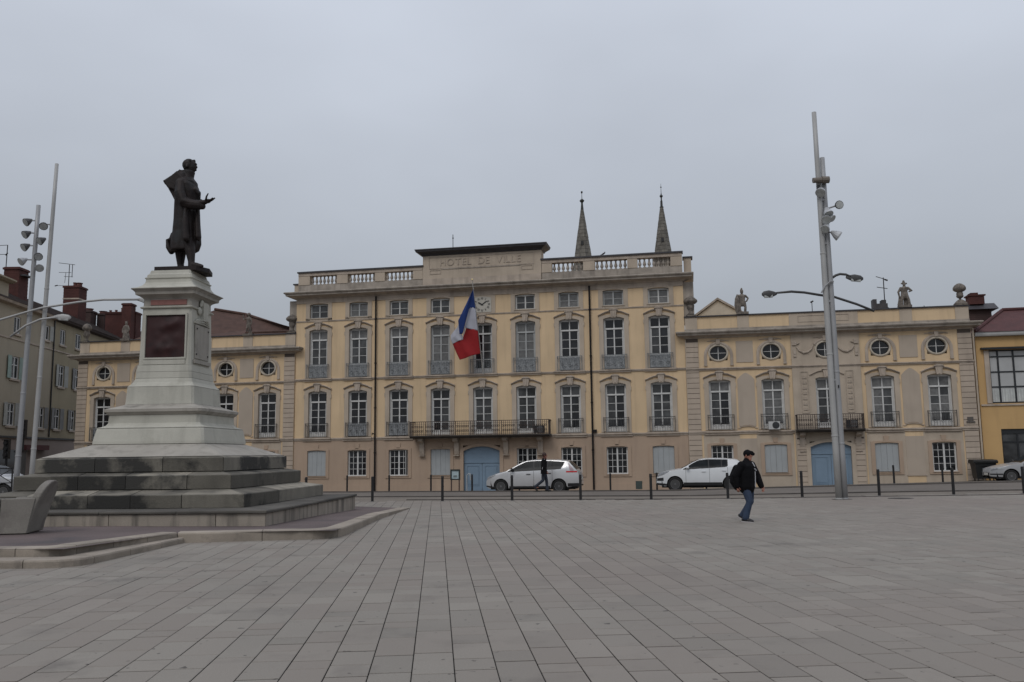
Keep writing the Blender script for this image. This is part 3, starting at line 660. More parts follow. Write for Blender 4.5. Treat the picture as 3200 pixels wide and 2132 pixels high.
# ---------------- wings ----------------
qm = MB().box(-.36, .36, -.045, .0, 0.013, .278).mesh('quoin_stone', QUOIN)
qmm = {}
def quoin(uc, w, y, z0, z1, gaps):
    if w not in qmm: qmm[w] = MB().box(-w/2, w/2, -.045, .0, 0.013, .278).mesh('quoin_stone', QUOIN)
    hp(MB().box(uc-w/2+.012, uc+w/2-.012, y-.012, y-.0005, z0, z1), 'joint_backing', mat('dark_joint_mortar', (0.10, 0.08, 0.066), .9))
    z = z0
    while z+.29 <= z1+.01:
        if not any(a < z+.2 < c for a, c in gaps): obj('quoin_stone', qmm[w], hall, (uc, y, z))
        z += .2905
def wing(us, lo, hi, order, glasses, first_is_left):
    yw = -.06
    uc = us[2]
    ops = []
    for i, u in enumerate(us):
        ops.append((u-HW, u+HW, 2.90, 5.74)); ops.append((u-.50, u+.50, 6.84, 7.71))
    opl = [(u-HW, u+HW, .56, 2.10) for i, u in enumerate(us) if i != 2] + [(uc-1.08, uc+1.08, -.6, 2.24)]
    for a_, c_ in ((lo, uc-1.8), (uc+1.8, hi)):
        hp(grid_wall(a_, c_, 2.8, 8.2, [o for o in ops if a_ < o[0] < c_], y0=yw), 'upper_wall', YEL)
        hp(grid_wall(a_, c_, -.9, 2.8, [o for o in opl if a_ < o[0] < c_], y0=yw), 'ground_storey_wall', YEL)
    hp(grid_wall(uc-1.8, uc+1.8, -.9, 8.15, [o for o in ops+opl if uc-1.9 < o[0] < uc+1.9], y0=yw-.05), 'centre_bay_wall', BEI)
    hp(MB().box(uc-1.8, uc+1.8, yw-.049, yw-.0005, 8.1, 8.15), 'centre_bay_head', BEI)
    hp(MB().box(lo, hi, .4, 9, -.9, 8.6), 'rear_block', YEL)
    for u in (lo, hi): hp(MB().quad((u, yw, -.9), (u, .4, -.9), (u, .4, 8.6), (u, yw, 8.6)), 'end_wall', YEL)
    # ground storey beige bays and panels
    for i, u in enumerate(us):
        if i == 2: continue
        hp(grid_wall(u-.98, u+.98, -.9, 2.70, [(u-.79, u+.79, .57, 2.16)], y0=yw-.012, depth=.01, back=False), 'window_bay', BEI)
    pu = [(us[0]+us[1])/2, (us[3]+us[4])/2]
    for u in pu:
        hp(MB().box(u-.46, u+.46, yw-.03, yw-.0005, .43, 2.46), 'recessed_panel', PANEL)
        hp(MB().box(u-.50, u+.50, yw-.05, yw-.0005, .36, .425), 'panel_sill', TRIM)
        hp(MB().prism([(u-.46, 3.2), (u-.43, 3.12), (u-.15, 3.20), (u+.15, 3.20), (u+.43, 3.12), (u+.46, 3.2), (u+.46, 5.74), (u+.3, 5.93), (u+.1, 6.08), (u, 6.12), (u-.1, 6.08), (u-.3, 5.93), (u-.46, 5.74)], yw-.03, yw-.0005), 'arched_panel', PANEL)
        b = MB(); b.rings([[(x, yw-.001, z), (x, yw-.06, z), (x, yw-.06, z+.045), (x, yw-.001, z+.05)] for x, z in ((u-.52, 3.02), (u-.42, 3.02), (u-.34, 3.10), (u, 3.13), (u+.34, 3.10), (u+.42, 3.02), (u+.52, 3.02))]); hp(b, 'panel_sill', TRIM)
        hp(MB().box(u-.46, u+.46, yw-.03, yw-.0005, 6.70, 7.90), 'square_panel', PANEL)
    # belts
    sg = [lo] + [x for i, u in enumerate(us) for x in ((u-.92, u+.92) if i != 2 else (uc-1.82, uc+1.82))] + [hi]
    for k in range(len(sg)-1):
        on = k % 2
        if not (on and abs((sg[k]+sg[k+1])/2-uc) < .1): belt(sg[k]+.001, sg[k+1]-.001, 2.72-(.03 if on else 0), 2.89, .10+(.07 if on else 0), y0=yw, nm='window_sill' if on else 'string_course')
    belt(lo-.02, hi+.02, 6.30, 6.43, .12, y0=yw)
    for i, u in enumerate(us):
        w = place_window('t1', u, 2.95, glasses[i], rail=None if i == 2 else 'rail', back=(i == 0 and first_is_left is False), top='c' if glasses[i] != 'd' else 'd', y=yw, key=True)
        if i == 2: continue
        if order[i] == 'g': place_window('g', u, .59, 'd', y=yw-.012)
        else: place_window('b', u, .59, y=yw-.012)
    # oval windows
    for i, u in enumerate(us):
        y = yw-(.05 if i == 2 else 0)
        b = MB(); n = 28; rs = []
        for k in range(n+1):
            a = 2*pi*k/n; ca, sa = cos(a), sin(a)
            rs.append([(u+.46*ca, y+.20, 7.275+.395*sa), (u+.46*ca, y-.05, 7.275+.395*sa), (u+.50*ca, y-.07, 7.275+.43*sa), (u+.55*ca, y-.05, 7.275+.48*sa), (u+.56*ca, y-.0005, 7.275+.49*sa), (u+.60*ca, y+.05, 7.275+.52*sa)])
        b.rings(rs, cap=False, close=False); ov = b.build('oval_window', mat('oval_surround_stone', (0.46, 0.41, 0.335), 0.85, var=0.1, streak=0.3), hall)
        b = MB(); b.add([(u+.455*cos(2*pi*k/24), y+.16, 7.275+.39*sin(2*pi*k/24)) for k in range(24)], [tuple(range(24))]); pn = b.build('pane', G_DARK, ov)
        b = MB(); b.box(u-.018, u+.018, y+.125, y+.155, 6.90, 7.65); b.box(u-.44, u+.44, y+.128, y+.153, 7.262, 7.288); b.build('glazing_bar', WHITE, ov)
        b = MB()      # arched moulding above
        o = [(u-.80, 6.62), (u-.80, 6.95)] + [(u-.80*cos(pi*k/14)*(1 if 1 else 1), 7.10+.80*sin(pi*k/14)**.9) for k in range(0, 15)] + [(u+.80, 6.95), (u+.80, 6.62)]
        inn = [(u-.64, 6.62), (u-.64, 6.95)] + [(u-.64*cos(pi*k/14), 7.10+.66*sin(pi*k/14)) for k in range(0, 15)] + [(u+.64, 6.95), (u+.64, 6.62)]
        if i == 2: o = o[5:-5]; inn = inn[5:-5]
        rs = [[(q[0], y, q[1]), (q[0], y-.05, q[1]), ((p[0]+q[0])/2, y-.075, (p[1]+q[1])/2), (p[0], y-.05, p[1]), (p[0], y, p[1])] for p, q in zip(o, inn)]
        b.rings(rs, cap=True, close=False)
        if i != 2:
            for s in (-1, 1): b.box(u+s*.72-.09, u+s*.72+.09, y-.08, y, 6.55, 6.62)
        b.build('arched_moulding', TRIM, ov)
        b = MB(); b.box(u-.36, u+.36, y-.06, y-.001, 7.93, 7.965)
        for s in (-1, 1): b.tube([(u+s*.1, y-.04, 7.99), (u+s*.28, y-.05, 8.0), (u+s*.42, y-.04, 7.97), (u+s*.6, y-.03, 7.94)], .022, n=5)
        b.prism([(u-.09, 7.76), (u+.09, 7.76), (u+.12, 8.05), (u-.12, 8.05)], y-.11, y-.001); b.build('carved_key', TRIM, ov)
    # garland and scroll brackets of the centre bay
    y = yw-.05
    b = MB()
    for s in (-1, 1):
        b = MB()
        b.tube([(uc+s*x, y-.04, z) for x, z in ((.62, 7.55), (.72, 7.32), (.92, 7.16), (1.15, 7.12), (1.38, 7.24), (1.52, 7.45))], [.03, .045, .06, .06, .045, .03], n=6)
        b.box(uc+s*1.62-.12, uc+s*1.62+.12, y-.07, y, 7.55, 7.78); b.tube([(uc+s*1.62, y-.05, 7.72), (uc+s*1.45, y-.05, 7.62), (uc+s*1.35, y-.04, 7.68)], .035, n=5)
        b.box(uc+s*1.62-.08, uc+s*1.62+.08, y-.06, y, 6.90, 7.32); b.box(uc+s*1.62-.06, uc+s*1.62+.06, y-.08, y-.0605, 7.05, 7.2)
        hp(b, 'garland', TRIM)
    for s in (-1, 1):
        b = MB(); frame(b, uc+s*1.18-.20, uc+s*1.18+.20, 3.80, 6.08, .025, y-.03, y)
        for k in range(7):
            z = 3.95+.29*k
            b.box(uc+s*1.18-.11, uc+s*1.18+.11, y-.035, y, z, z+.05); b.box(uc+s*1.18-.08, uc+s*1.18-.04, y-.035, y, z+.051, z+.16); b.box(uc+s*1.18+.04, uc+s*1.18+.08, y-.035, y, z+.06, z+.14)
        hp(b, 'carved_panel', TRIM)
    # blue door with rusticated jambs
    d = carriage_door(uc, 1.05, -.6, 1.95, .25, 1.58, BEI); d.location.y = yw-.07
    for s in (-1, 1): quoin(uc+s*1.50, .50, yw-.052, -.24, 2.45, [])
    balcony(uc-1.78, uc+1.72, 2.90, .82, .80, [uc-1.45, uc+1.45], RUST)
    # end quoins
    quoin(lo+.36, .70, yw, -.5, 8.15, []); quoin(hi-.36, .70, yw, -.5, 8.15, [])
    # cornice, parapet
    e = .40
    prof1 = [(.02, 8.12), (.06, 8.15), (.08, 8.20), (.30, 8.24), (.36, 8.25)]; prof2 = [(.36, 8.252), (.40, 8.27), (.42, 8.34), (.50, 8.40), (.52, 8.46), (.50, 8.49), (.0, 8.56)]
    for nm, pf, m in (('cornice_bed', prof1, TRIM), ('cornice', prof2, GREYST)):
        b = MB(); L = [[(lo-p, .38, z), (lo-p, yw-p, z), (hi+p, yw-p, z), (hi+p, .38, z)] for p, z in pf]; b.rings(L, cap=False, close=False)
        if pf is prof2: b.quad(*L[-1])
        b.quad(*reversed(L[0])); hp(b, nm, m)
    hp(MB().box(lo, hi, -.02, .28, 8.5, 8.68), 'parapet_base', GREYST)
    piers = [(lo+.02, lo+.70), (us[0]+.5*(us[1]-us[0])-.32, us[0]+.5*(us[1]-us[0])+.32), (uc-1.82, uc+1.82), (us[3]+.5*(us[4]-us[3])-.32, us[3]+.5*(us[4]-us[3])+.32), (hi-.70, hi-.02)]
    piers = sorted([tuple(sorted(p)) for p in piers])
    x = lo+.02
    for a, c in piers:
        if a-x > .01: hp(MB().box(x, a, .02, .24, 8.681, 9.36), 'parapet_panel', YEL)
        hp(MB().box(a, c, -.015, .27, 8.681, 9.36), 'parapet_pier', BEI); x = c
    b = MB(); frame(b, uc-1.35, uc+1.35, 8.85, 9.22, .03, -.035, -.0155); hp(b, 'tablet_moulding', TRIM)
    hp(MB().box(lo-.03, hi+.03, -.07, .32, 9.361, 9.43), 'parapet_capping', ZINC)
    return piers
RP = wing(RW_U, 10.05, 25.08, 'gbxbg', ['md', 'c', 'm', 'cm', 'cmc'], True)
LP = wing(sorted(LW_U), -28.86, -13.71, 'gbxbg', ['d', 'd', 'm', 'd', 'd'], False)
hp(MB().box(24.55, 24.85, -.13, -.106, 3.22, 3.42).box(24.5, 24.92, -.16, -.106, 3.12, 3.19), 'wall_lamp_box', KERBD)
# main block corner piers visible above the wings
hp(MB().box(10.04, 10.62, .10, .6, 9.0, 11.45), 'side_pier', GREYST); hp(MB().box(-14.2, -13.70, .10, .6, 9.0, 11.45), 'side_pier', GREYST)
dr = MB(); dr.tube([(25.16, -.1, -.2), (25.16, -.1, 8.15)], .05, n=6); hp(dr, 'drainpipe', BEI)

# ================= sculptures on the parapets =================
STONE_S = mat('lichened_statue_stone', (0.155, 0.135, 0.115), 0.95, var=0.35, scale=7, bump=0.6, bscale=25, blotch=((0.06, 0.052, 0.046), 5, 0.5, 0.2), fine=0.1)
def remesh(o, vs, sm=4):
    r = o.modifiers.new('r', 'REMESH'); r.mode = 'VOXEL'; r.voxel_size = vs; r.use_smooth_shade = True
    if sm: s = o.modifiers.new('s', 'SMOOTH'); s.iterations = sm; s.factor = .5
    return o
def rball(b, c, r, sx=1, sy=1, sz=1, n=10, m=7):
    rs = []
    for i in range(m):
        t = -pi/2+pi*(i+.5)/m if 0 else -pi/2+pi*i/(m-1); rr = max(cos(t), .05)*r
        rs.append([(c[0]+rr*cos(2*pi*k/n)*sx, c[1]+rr*sin(2*pi*k/n)*sy, c[2]+r*sin(t)*sz) for k in range(n)])
    b.rings(rs)
def figure(loc, label, pose):
    t = thing('parapet_statue', label, 'statue', FW(*loc), -YAW, 'stone figures along the wing parapets')
    MB().box(-.33, .33, -.14, .30, 0, .13).build('statue_base', STONE_S, t)
    b = MB()
    if pose == 'warrior':
        b.tube([(-.13, 0, .12), (-.15, -.05, .38), (-.10, 0, .68)], [.085, .075, .11], round_ends=True); b.tube([(.14, -.02, .12), (.17, -.06, .38), (.10, 0, .68)], [.08, .075, .11], round_ends=True)
        b.tube([(0, 0, .60), (0, 0, .80), (0, 0, 1.05), (0, 0, 1.15)], [.20, .17, .19, .08], ell=.75, round_ends=True)
        b.tube([(.17, 0, 1.06), (.34, .02, .90), (.24, -.08, .72)], [.07, .055, .05], round_ends=True)
        b.tube([(-.17, 0, 1.08), (-.31, -.04, .93), (-.30, -.1, .80)], [.07, .06, .05], round_ends=True)
        b.tube([(-.30, -.12, .14), (-.31, -.14, .5), (-.28, -.14, .86), (-.26, -.1, 1.12)], [.10, .14, .13, .04], ell=.5, round_ends=True)
        rball(b, (0, -.02, 1.27), .095, sz=1.15); b.tube([(-.02, 0, 1.36), (0, 0, 1.48), (.0, .02, 1.52)], [.07, .05, .02]); b.tube([(-.09, 0, 1.34), (.09, 0, 1.34)], .05)
    elif pose == 'hat':
        b.tube([(-.16, 0, .12), (-.14, -.04, .40), (-.08, 0, .70)], [.075, .07, .10], round_ends=True); b.tube([(.24, 0, .12), (.20, -.02, .42), (.08, 0, .72)], [.08, .08, .11], round_ends=True)
        b.tube([(0, 0, .62), (0, 0, .85), (.02, 0, 1.08), (.02, 0, 1.17)], [.19, .17, .20, .08], ell=.75, round_ends=True)
        b.tube([(.20, 0, 1.08), (.40, .02, .90), (.24, -.06, .86)], [.075, .06, .05], round_ends=True)
        b.tube([(-.16, 0, 1.08), (-.30, 0, .86), (-.26, -.04, .58)], [.075, .06, .05], round_ends=True)
        b.tube([(-.30, .02, .14), (-.27, .02, .40), (-.25, .02, .6)], [.09, .06, .05], round_ends=True)
        b.tube([(.10, .12, .18), (.12, .12, .6), (.06, .1, 1.05)], [.16, .15, .1], ell=.4, round_ends=True)
        rball(b, (.02, -.02, 1.27), .085, sz=1.15); b.tube([(-.15, 0, 1.33), (.18, 0, 1.32)], .045, ell=.6); b.tube([(0, 0, 1.34), (.0, 0, 1.50)], [.09, .05])
    elif pose == 'arm':
        b.tube([(.22, 0, .12), (.14, -.04, .42), (.02, 0, .74)], [.06, .06, .09], round_ends=True); b.tube([(-.12, 0, .30), (-.06, -.06, .5), (-.03, 0, .74)], [.055, .06, .09], round_ends=True)
        b.tube([(0, 0, .66), (0, 0, .9), (.02, 0, 1.13), (.02, 0, 1.2)], [.14, .13, .15, .07], ell=.75, round_ends=True)
        b.tube([(-.14, 0, 1.12), (-.33, 0, 1.02), (-.38, 0, 1.35)], [.05, .045, .04], round_ends=True); b.tube([(.14, 0, 1.12), (.22, 0, .9), (.2, -.05, .7)], [.05, .045, .04], round_ends=True)
        b.tube([(.06, .1, .15), (.05, .1, .6), (0, .08, 1.0)], [.12, .10, .06], ell=.4, round_ends=True)
        rball(b, (.02, 0, 1.36), .12)
    else:
        b.tube([(0, .04, .12), (0, .02, .4), (0, 0, .75), (0, 0, .98), (0, 0, 1.05)], [.26, .22, .15, .17, .07], ell=.8, round_ends=True)
        b.tube([(-.14, 0, .95), (-.24, -.03, .7), (-.18, -.1, .52)], [.06, .05, .04], round_ends=True); b.tube([(.14, 0, .95), (.24, -.03, .72), (.18, -.1, .56)], [.06, .05, .04], round_ends=True)
        b.tube([(0, -.14, .14), (0, -.13, .62)], .05, ell=.6)
        rball(b, (0, 0, 1.14), .09, sz=1.2)
        for q in (-.06, 0, .06): b.tube([(q, 0, 1.2), (q*1.5, 0, 1.33)], [.025, .015])
    o = b.build('figure', STONE_S, t); remesh(o, .022, 3)
    return t
figure(((RP[1][0]+RP[1][1])/2, .0, 9.43), 'helmeted stone warrior with shield on the wing parapet, beside the pale gable', 'warrior')
figure(((RP[3][0]+RP[3][1])/2, .0, 9.43), 'stone figure in a hat, hand on hip, on the parapet beside the tv aerial', 'hat')
figure(((LP[3][0]+LP[3][1])/2, .0, 9.36), 'slim dark stone figure with one arm raised, before the brown tiled roof', 'arm')
figure(((LP[1][0]+LP[1][1])/2, .0, 9.36), 'crowned draped stone figure on the wing parapet, left of the monument pedestal', 'robe')
def urn(u, z, label, kind, sc=1.0):
    t = thing('stone_urn', label, 'urn', FW(u, -.12, z), -YAW, 'stone urns on the parapets')
    if kind == 'cap':
        MB().rings([[(x*s, y*s, h) for x, y in ((-.3, -.22), (.3, -.22), (.3, .22), (-.3, .22))] for s, h in ((1, 0), (1, .10), (.62, .24), (.3, .32))]).build('urn_foot', STONE_S, t)
        b = MB(); b.lathe([(.06, .30), (.06, .38), (.15, .44), (.19, .50), (.17, .56), (.17, .68), (.13, .73), (.24, .78), (.33, .86), (.33, .98), (.25, 1.10), (.12, 1.19), (.01, 1.22)], n=14); b.build('urn_body', STONE_S, t, smooth=True)
    elif kind == 'ball':
        MB().box(-.2, .2, -.2, .2, 0, .10).build('urn_foot', STONE_S, t)
        b = MB(); b.lathe([(.16, .10), (.10, .22), (.09, .30), (.20, .42), (.20, .66), (.17, .72), (.16, .78), (.27, .86), (.30, .98), (.24, 1.14), (.12, 1.24), (.01, 1.27)], n=12); b.build('urn_body', STONE_S, t, smooth=True)
    else:
        MB().box(-.28, .28, -.22, .22, 0, .08).build('urn_foot', STONE_S, t)
        b = MB(); b.lathe([(.24, .08), (.13, .22), (.12, .34), (.19, .44), (.22, .62), (.19, .70), (.34, .78), (.40, .86), (.38, .96), (.25, 1.08), (.08, 1.17), (.01, 1.19)], n=14); b.build('urn_body', STONE_S, t, smooth=True)
urn((RP[4][0]+RP[4][1])/2, 9.43, 'pale stone urn with a domed cap on the far right corner pier of the wing', 'cap')
urn((LP[0][0]+LP[0][1])/2, 9.36, 'stone urn with a ball top on the far left corner pier of the wing', 'ball')
urn(-14.02, 9.43, 'grey stone urn tucked against the left flank of the tall block', 'bell')
urn(10.42, 9.43, 'grey stone urn tucked against the right flank of the tall block', 'bell')
# air conditioners, flowers
AC = mat('ac_casing', (0.45, 0.45, 0.44), 0.5, var=0.1); ACD = mat('ac_dark_casing', (0.02, 0.022, 0.024), 0.5)
def ac(u, w, z, m, label):
    t = thing('air_conditioner', label, 'air conditioner', FW(u, w, z), -YAW)
    MB().box(-.30, .30, -.13, .13, 0.03, .46).build('casing', m, t); [MB().box(x, x+.05, -.12, .12, 0, .03).build('foot', ACD, t) for x in (-.25, .2)]
    b = MB(); rs = [[(.08+r*cos(2*pi*k/16), y, .25+r*sin(2*pi*k/16)) for k in range(16)] for r, y in ((.19, -.131), (.19, -.142), (.17, -.145), (.02, -.15))]; b.rings(rs); b.build('fan_grille', ACD if m is AC else mat('ac_fan', (0.12, .12, .12), .5), t)
ac(14.66, .42, 2.90, AC, 'white air conditioner with a round black fan on the small balcony of the right-hand wing')
ac(1.62, .50, 2.92, ACD, 'dark air conditioner at the right end of the long rusty balcony')
ac(18.7, .40, 2.92, ACD, 'dark air conditioner behind the balcony rail, right of the double mast')
# ================= church spires =================
SPST = mat('weathered_spire_stone', (0.155, 0.145, 0.125), 0.95, var=0.35, scale=0.9, fine=0.15, bump=0.4, obj_var=0.22, blotch=((0.045, 0.042, 0.038), 0.9, 0.5, 0.25), streak=0.4)
def spire(u, w, z0, r0, z1, r1, label, tip, kind):
    t = thing('church_spire', label, 'spire', FW(u, w, 0), -YAW, 'twin church spires')
    MB().lathe([(r0*1.02, -1), (r0*1.02, z0-.001)], n=8).build('tower', SPST, t, rotz=pi/8)
    n = 17; z = z0; k = 0; ob = []
    hs = [1.0-.03*i for i in range(n)]; tot = sum(hs); H = z1-z0
    for i in range(n):
        h = hs[i]/tot*H; ra = r0+(r1-r0)*(z-z0)/H; rb = r0+(r1-r0)*(z+h-z0)/H
        for s in range(8):
            a0, a1 = 2*pi*s/8+pi/8, 2*pi*(s+1)/8+pi/8
            cuts = [0, .5, 1] if ra > .55 else [0, 1]
            if len(cuts) == 3 and i % 2: cuts = [0, .32, 1]
            for q in range(len(cuts)-1):
                def P(f, r, zz):
                    x = r*((1-f)*cos(a0)+f*cos(a1)); y = r*((1-f)*sin(a0)+f*sin(a1)); return (x, y, zz)
                e = .006; f0, f1 = cuts[q]+e, cuts[q+1]-e; j = rnd.uniform(-.012, .012)
                m = MB(); m.add([P(f0, ra+j, z+.012), P(f1, ra+j, z+.012), P(f1, rb+j, z+h-.012), P(f0, rb+j, z+h-.012), P(f0, ra*.8, z+.012), P(f1, ra*.8, z+.012), P(f1, rb*.8, z+h-.012), P(f0, rb*.8, z+h-.012)], [(0, 1, 2, 3), (0, 4, 5, 1), (1, 5, 6, 2), (2, 6, 7, 3), (3, 7, 4, 0)])
                if sin((a0+a1)/2) < .5: m.build('spire_stone', SPST, t)
                else: ob.append(m)
        z += h
    far = MB()
    for m in ob: far.add(m.v, m.f)
    far.build('far_spire_stones', SPST, t, kind='stuff')
    MB().lathe([(r0*.93, z0), (r1*.9, z1)], n=8).build('spire_core', BED, t, rotz=pi/8)
    b = MB(); b.lathe(tip, n=8); b.build('finial', mat('dark_finial', (0.03, 0.032, 0.028), 0.7), t)
    b = MB()
    for q in (z0+.12*H, z0+.42*H):
        rr = r0+(r1-r0)*(q-z0)/H
        b.box(-.13, .13, -rr-.02, -rr+.3, q, q+.42)
    b.build('slit_opening', BLACK, t)
spire(-.19, -40, 20.5, 1.21, 27.36, .16, 'left of the two pointed stone church spires, tipped with a ball and a bud', [(.16, 27.36), (.11, 27.9), (.10, 28.12), (.20, 28.22), (.26, 28.36), (.16, 28.46), (.035, 28.56), (.025, 29.1), (.10, 29.22), (.10, 29.34), (.02, 29.4)], 0)
spire(8.10, -40, 20.5, 1.20, 27.02, .18, 'right of the two pointed stone church spires, with a taller needle', [(.20, 27.02), (.20, 27.12), (.13, 27.14), (.11, 27.75), (.07, 27.8), (.07, 28.08), (.17, 28.22), (.17, 28.30), (.07, 28.4), (.03, 28.6), (.02, 29.15), (.10, 29.2), (.02, 29.3), (.012, 29.6)], 1)

# ================= right-hand yellow building =================
OCH = mat('strong_ochre_render', (0.50, 0.325, 0.145), 0.9, var=0.07, scale=0.5, streak=0.2, fine=0.03, bump=0.15)
REDT = mat('dark_red_roof', (0.068, 0.021, 0.020), 0.8, var=0.2, scale=2, fine=0.15, bump=0.5, bscale=30)
BRT = mat('brown_roof_tile', (0.070, 0.038, 0.029), 0.9, var=0.25, scale=2, fine=0.2, bump=0.6, bscale=20)
FR = mat('black_window_frame', (0.012, 0.014, 0.016), 0.4)
SKYG = mat('glass_painted_sky_reflection', (0.40, 0.405, 0.40), 0.05, var=0.15, scale=0.6, coat=0.4)  # pale base colour paints the mirrored sky into the panes
rb = thing('ochre_building', 'strong ochre building with big black-framed windows and a dark red roof at the far right', 'building', (0, 52, 0), -YAW)
def rp(mb, name, m, **k): return mb.build(name, m, rb, **k)
rp(grid_wall(25.36, 40, -.9, 7.75, [(25.97, 29.4, 4.12, 6.98), (26.28, 30.2, .3, 2.76)], y0=.30, depth=.25), 'wall', OCH)
rp(MB().box(25.36, 40, .56, 12, -.9, 7.7), 'rear_block', OCH)
rp(MB().profx([(.31, 7.70), (.05, 7.72), (.02, 7.80), (.02, 7.92), (.31, 7.95)], 25.30, 40), 'gutter', mat('pale_gutter', (.36, .36, .35), .6, var=.1))
rp(MB().box(25.40, 40, .24, .30, 3.99, 4.08), 'string_course', TRIM)
rp(MB().box(25.56, 29.8, .05, .299, 7.00, 7.10), 'window_canopy', FR); rp(MB().box(25.72, 25.965, .24, .40, 4.12, 6.94), 'window_jamb', TRIM)
def bigwin(u0, u1, z0, z1, us, zs, low=None):
    W = MB(); frame(W, u0, u1, z0, z1, .06, .40, .46); W = rp(W, 'window', FR)
    us = [u0+.06]+us+[u1-.06]; zs = [z0+.06]+zs+[z1-.06]
    for i in range(len(us)-1):
        for j in range(len(zs)-1):
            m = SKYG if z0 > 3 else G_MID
            p = MB().box(us[i]+.02, us[i+1]-.02, .44, .45, zs[j]+.02, zs[j+1]-.02).build('pane', m, W)
    b = MB()
    for u in us[1:-1]: b.box(u-.045, u+.045, .40, .47, z0+.06, z1-.06)
    for z in zs[1:-1]: b.box(u0+.06, u1-.06, .405, .465, z-.035, z+.035)
    b.build('glazing_bar', FR, W); return W
w = bigwin(25.97, 29.4, 4.12, 6.98, [26.43, 27.19, 27.95, 28.7], [5.0, 5.80, 6.62])
b = MB()
for i in range(26):
    u = 26.05+.128*i; b.box(u, u+.05+.03*(i % 3), .425, .435, 4.20, 4.86)
b.build('striped_blind', mat('white_blind', (.42, .44, .42), .7, var=.2), w)
bigwin(26.28, 30.2, .3, 2.76, [27.08, 28.3, 29.3], [2.08]); rp(MB().box(26.30, 30.2, .38, .42, 2.52, 2.74), 'blind_box', FR)
# hip roof
b = MB(); b.add([(25.25, -.02, 7.93), (40, -.02, 7.93), (40, 12, 7.93), (25.25, 12, 7.93), (27.9, 3.6, 9.55), (40, 3.6, 9.55)], [(0, 1, 5, 4), (0, 4, 3), (4, 5, 2, 3)]); rp(b, 'roof', REDT)
b = MB()
b.tube([(25.28, -.0, 7.98), (27.9, 3.6, 9.60)], .09, n=6); b.tube([(27.9, 3.6, 9.62), (40, 3.6, 9.62)], .09, n=6); rp(b, 'ridge_tiles', REDT)
BRK = mat('red_brown_brick', (0.066, 0.022, 0.018), 0.9, var=0.25, scale=1.2, bump=0.4, bscale=15, fine=0.15)
BRK2 = mat('sooty_brown_brick', (0.048, 0.028, 0.025), 0.9, var=0.3, scale=1.2, bump=0.4, bscale=15, fine=0.15)
def bricked(b, x0, x1, y0, y1, z0, z1, h=.12):
    z = z0; k = 0
    while z < z1-.01:
        zt = min(z+h, z1); o = .006 if k % 2 else 0
        b.box(x0+o, x1-o, y0+o, y1-o, z+.006, zt); z = zt; k += 1
    b.box(x0+.02, x1-.02, y0+.02, y1-.02, z0, z1-.01)
ch = thing('chimney', 'broad brick chimney stack with an oversailing dark cap between the hall and the red roof', 'chimney', FW(26.55, -3.6, 0), -YAW)
b = MB(); bricked(b, -.62, .62, -.5, .5, 7.0, 9.68); b.build('stack', BRK2, ch)
MB().profx([(-.75, 9.60), (.75, 9.60), (.0, 10.02)], -1.0, .95).build('cap', ZINC, ch)
MB().box(-.45, .35, -.35, .35, 9.95, 10.42).box(-.52, .42, -.4, .4, 10.42, 10.50).box(-.35, .05, -.3, .3, 10.5, 10.62).build('pot', BRK, ch)
# pale gable just above the right-hand wing
gb = thing('gabled_house', 'small pale gable peeping over the right-hand wing beside the tall block', 'house', FW(12.2, -8, 0), -YAW)
gc = 0; MB().prism([(-1.6, 0), (1.8, 0), (1.8, 10.55), (.02, 11.62), (-1.6, 10.45)], 0, 6).build('gable_wall', mat('pale_render', (.42, .38, .31), .9, var=.08), gb)
b = MB()
for p, q in (((-1.75, 10.40), (.02, 11.66)), ((.02, 11.66), (1.95, 10.45))):
    b.add([(p[0], -.15, p[1]), (q[0], -.15, q[1]), (q[0], 6, q[1]), (p[0], 6, p[1]), (p[0], -.15, p[1]+.14), (q[0], -.15, q[1]+.14), (q[0], 6, q[1]+.14), (p[0], 6, p[1]+.14)], [(3,2,1,0),(4,5,6,7),(0,1,5,4),(1,2,6,5),(2,3,7,6),(3,0,4,7)])
b.build('roof', GREYST, gb)
# brown hip roof behind the left-hand wing
hr = thing('tiled_roof_house', 'house with a brown tiled hip roof rising behind the left-hand wing', 'house', FW(-22.5, -6, 0), -YAW)
MB().box(-9, 8.4, 0.4, 9, -1, 9.9).build('wall', mat('dull_brown_render', (.26, .21, .17), .9, var=.1), hr)  # plain dull brown wall colour
b = MB(); b.add([(-8, -.1, 9.9), (8.6, -.1, 9.9), (8.6, 9.5, 9.9), (-8, 9.5, 9.9), (-3, 4.8, 13.1), (-.4, 4.8, 12.6), (.9, 3.2, 11.2), (5.6, 2.2, 10.55)],
      [(0, 6, 4), (0, 1, 7), (0, 7, 6), (4, 6, 5), (6, 7, 5), (1, 2, 5), (1, 5, 7), (2, 3, 4, 5), (0, 4, 3)]); b.build('roof', BRT, hr)
b = MB(); b.tube([(-3, 4.75, 13.16), (-.4, 4.75, 12.66), (5.6, 2.2, 10.62), (8.5, .4, 10.05)], .10, n=6); b.tube([(-.4, 4.75, 12.6), (.9, 3.15, 11.25), (1.4, 1.5, 10.72), (5.0, 1.2, 10.66)], .08, n=6); b.build('ridge_tiles', BRT, hr)
hp(MB().tube([(7.9, .3, 10.28), (8.35, .3, 10.25)], .16, n=6), 'roof_ridge_cap', BRT) if 0 else None

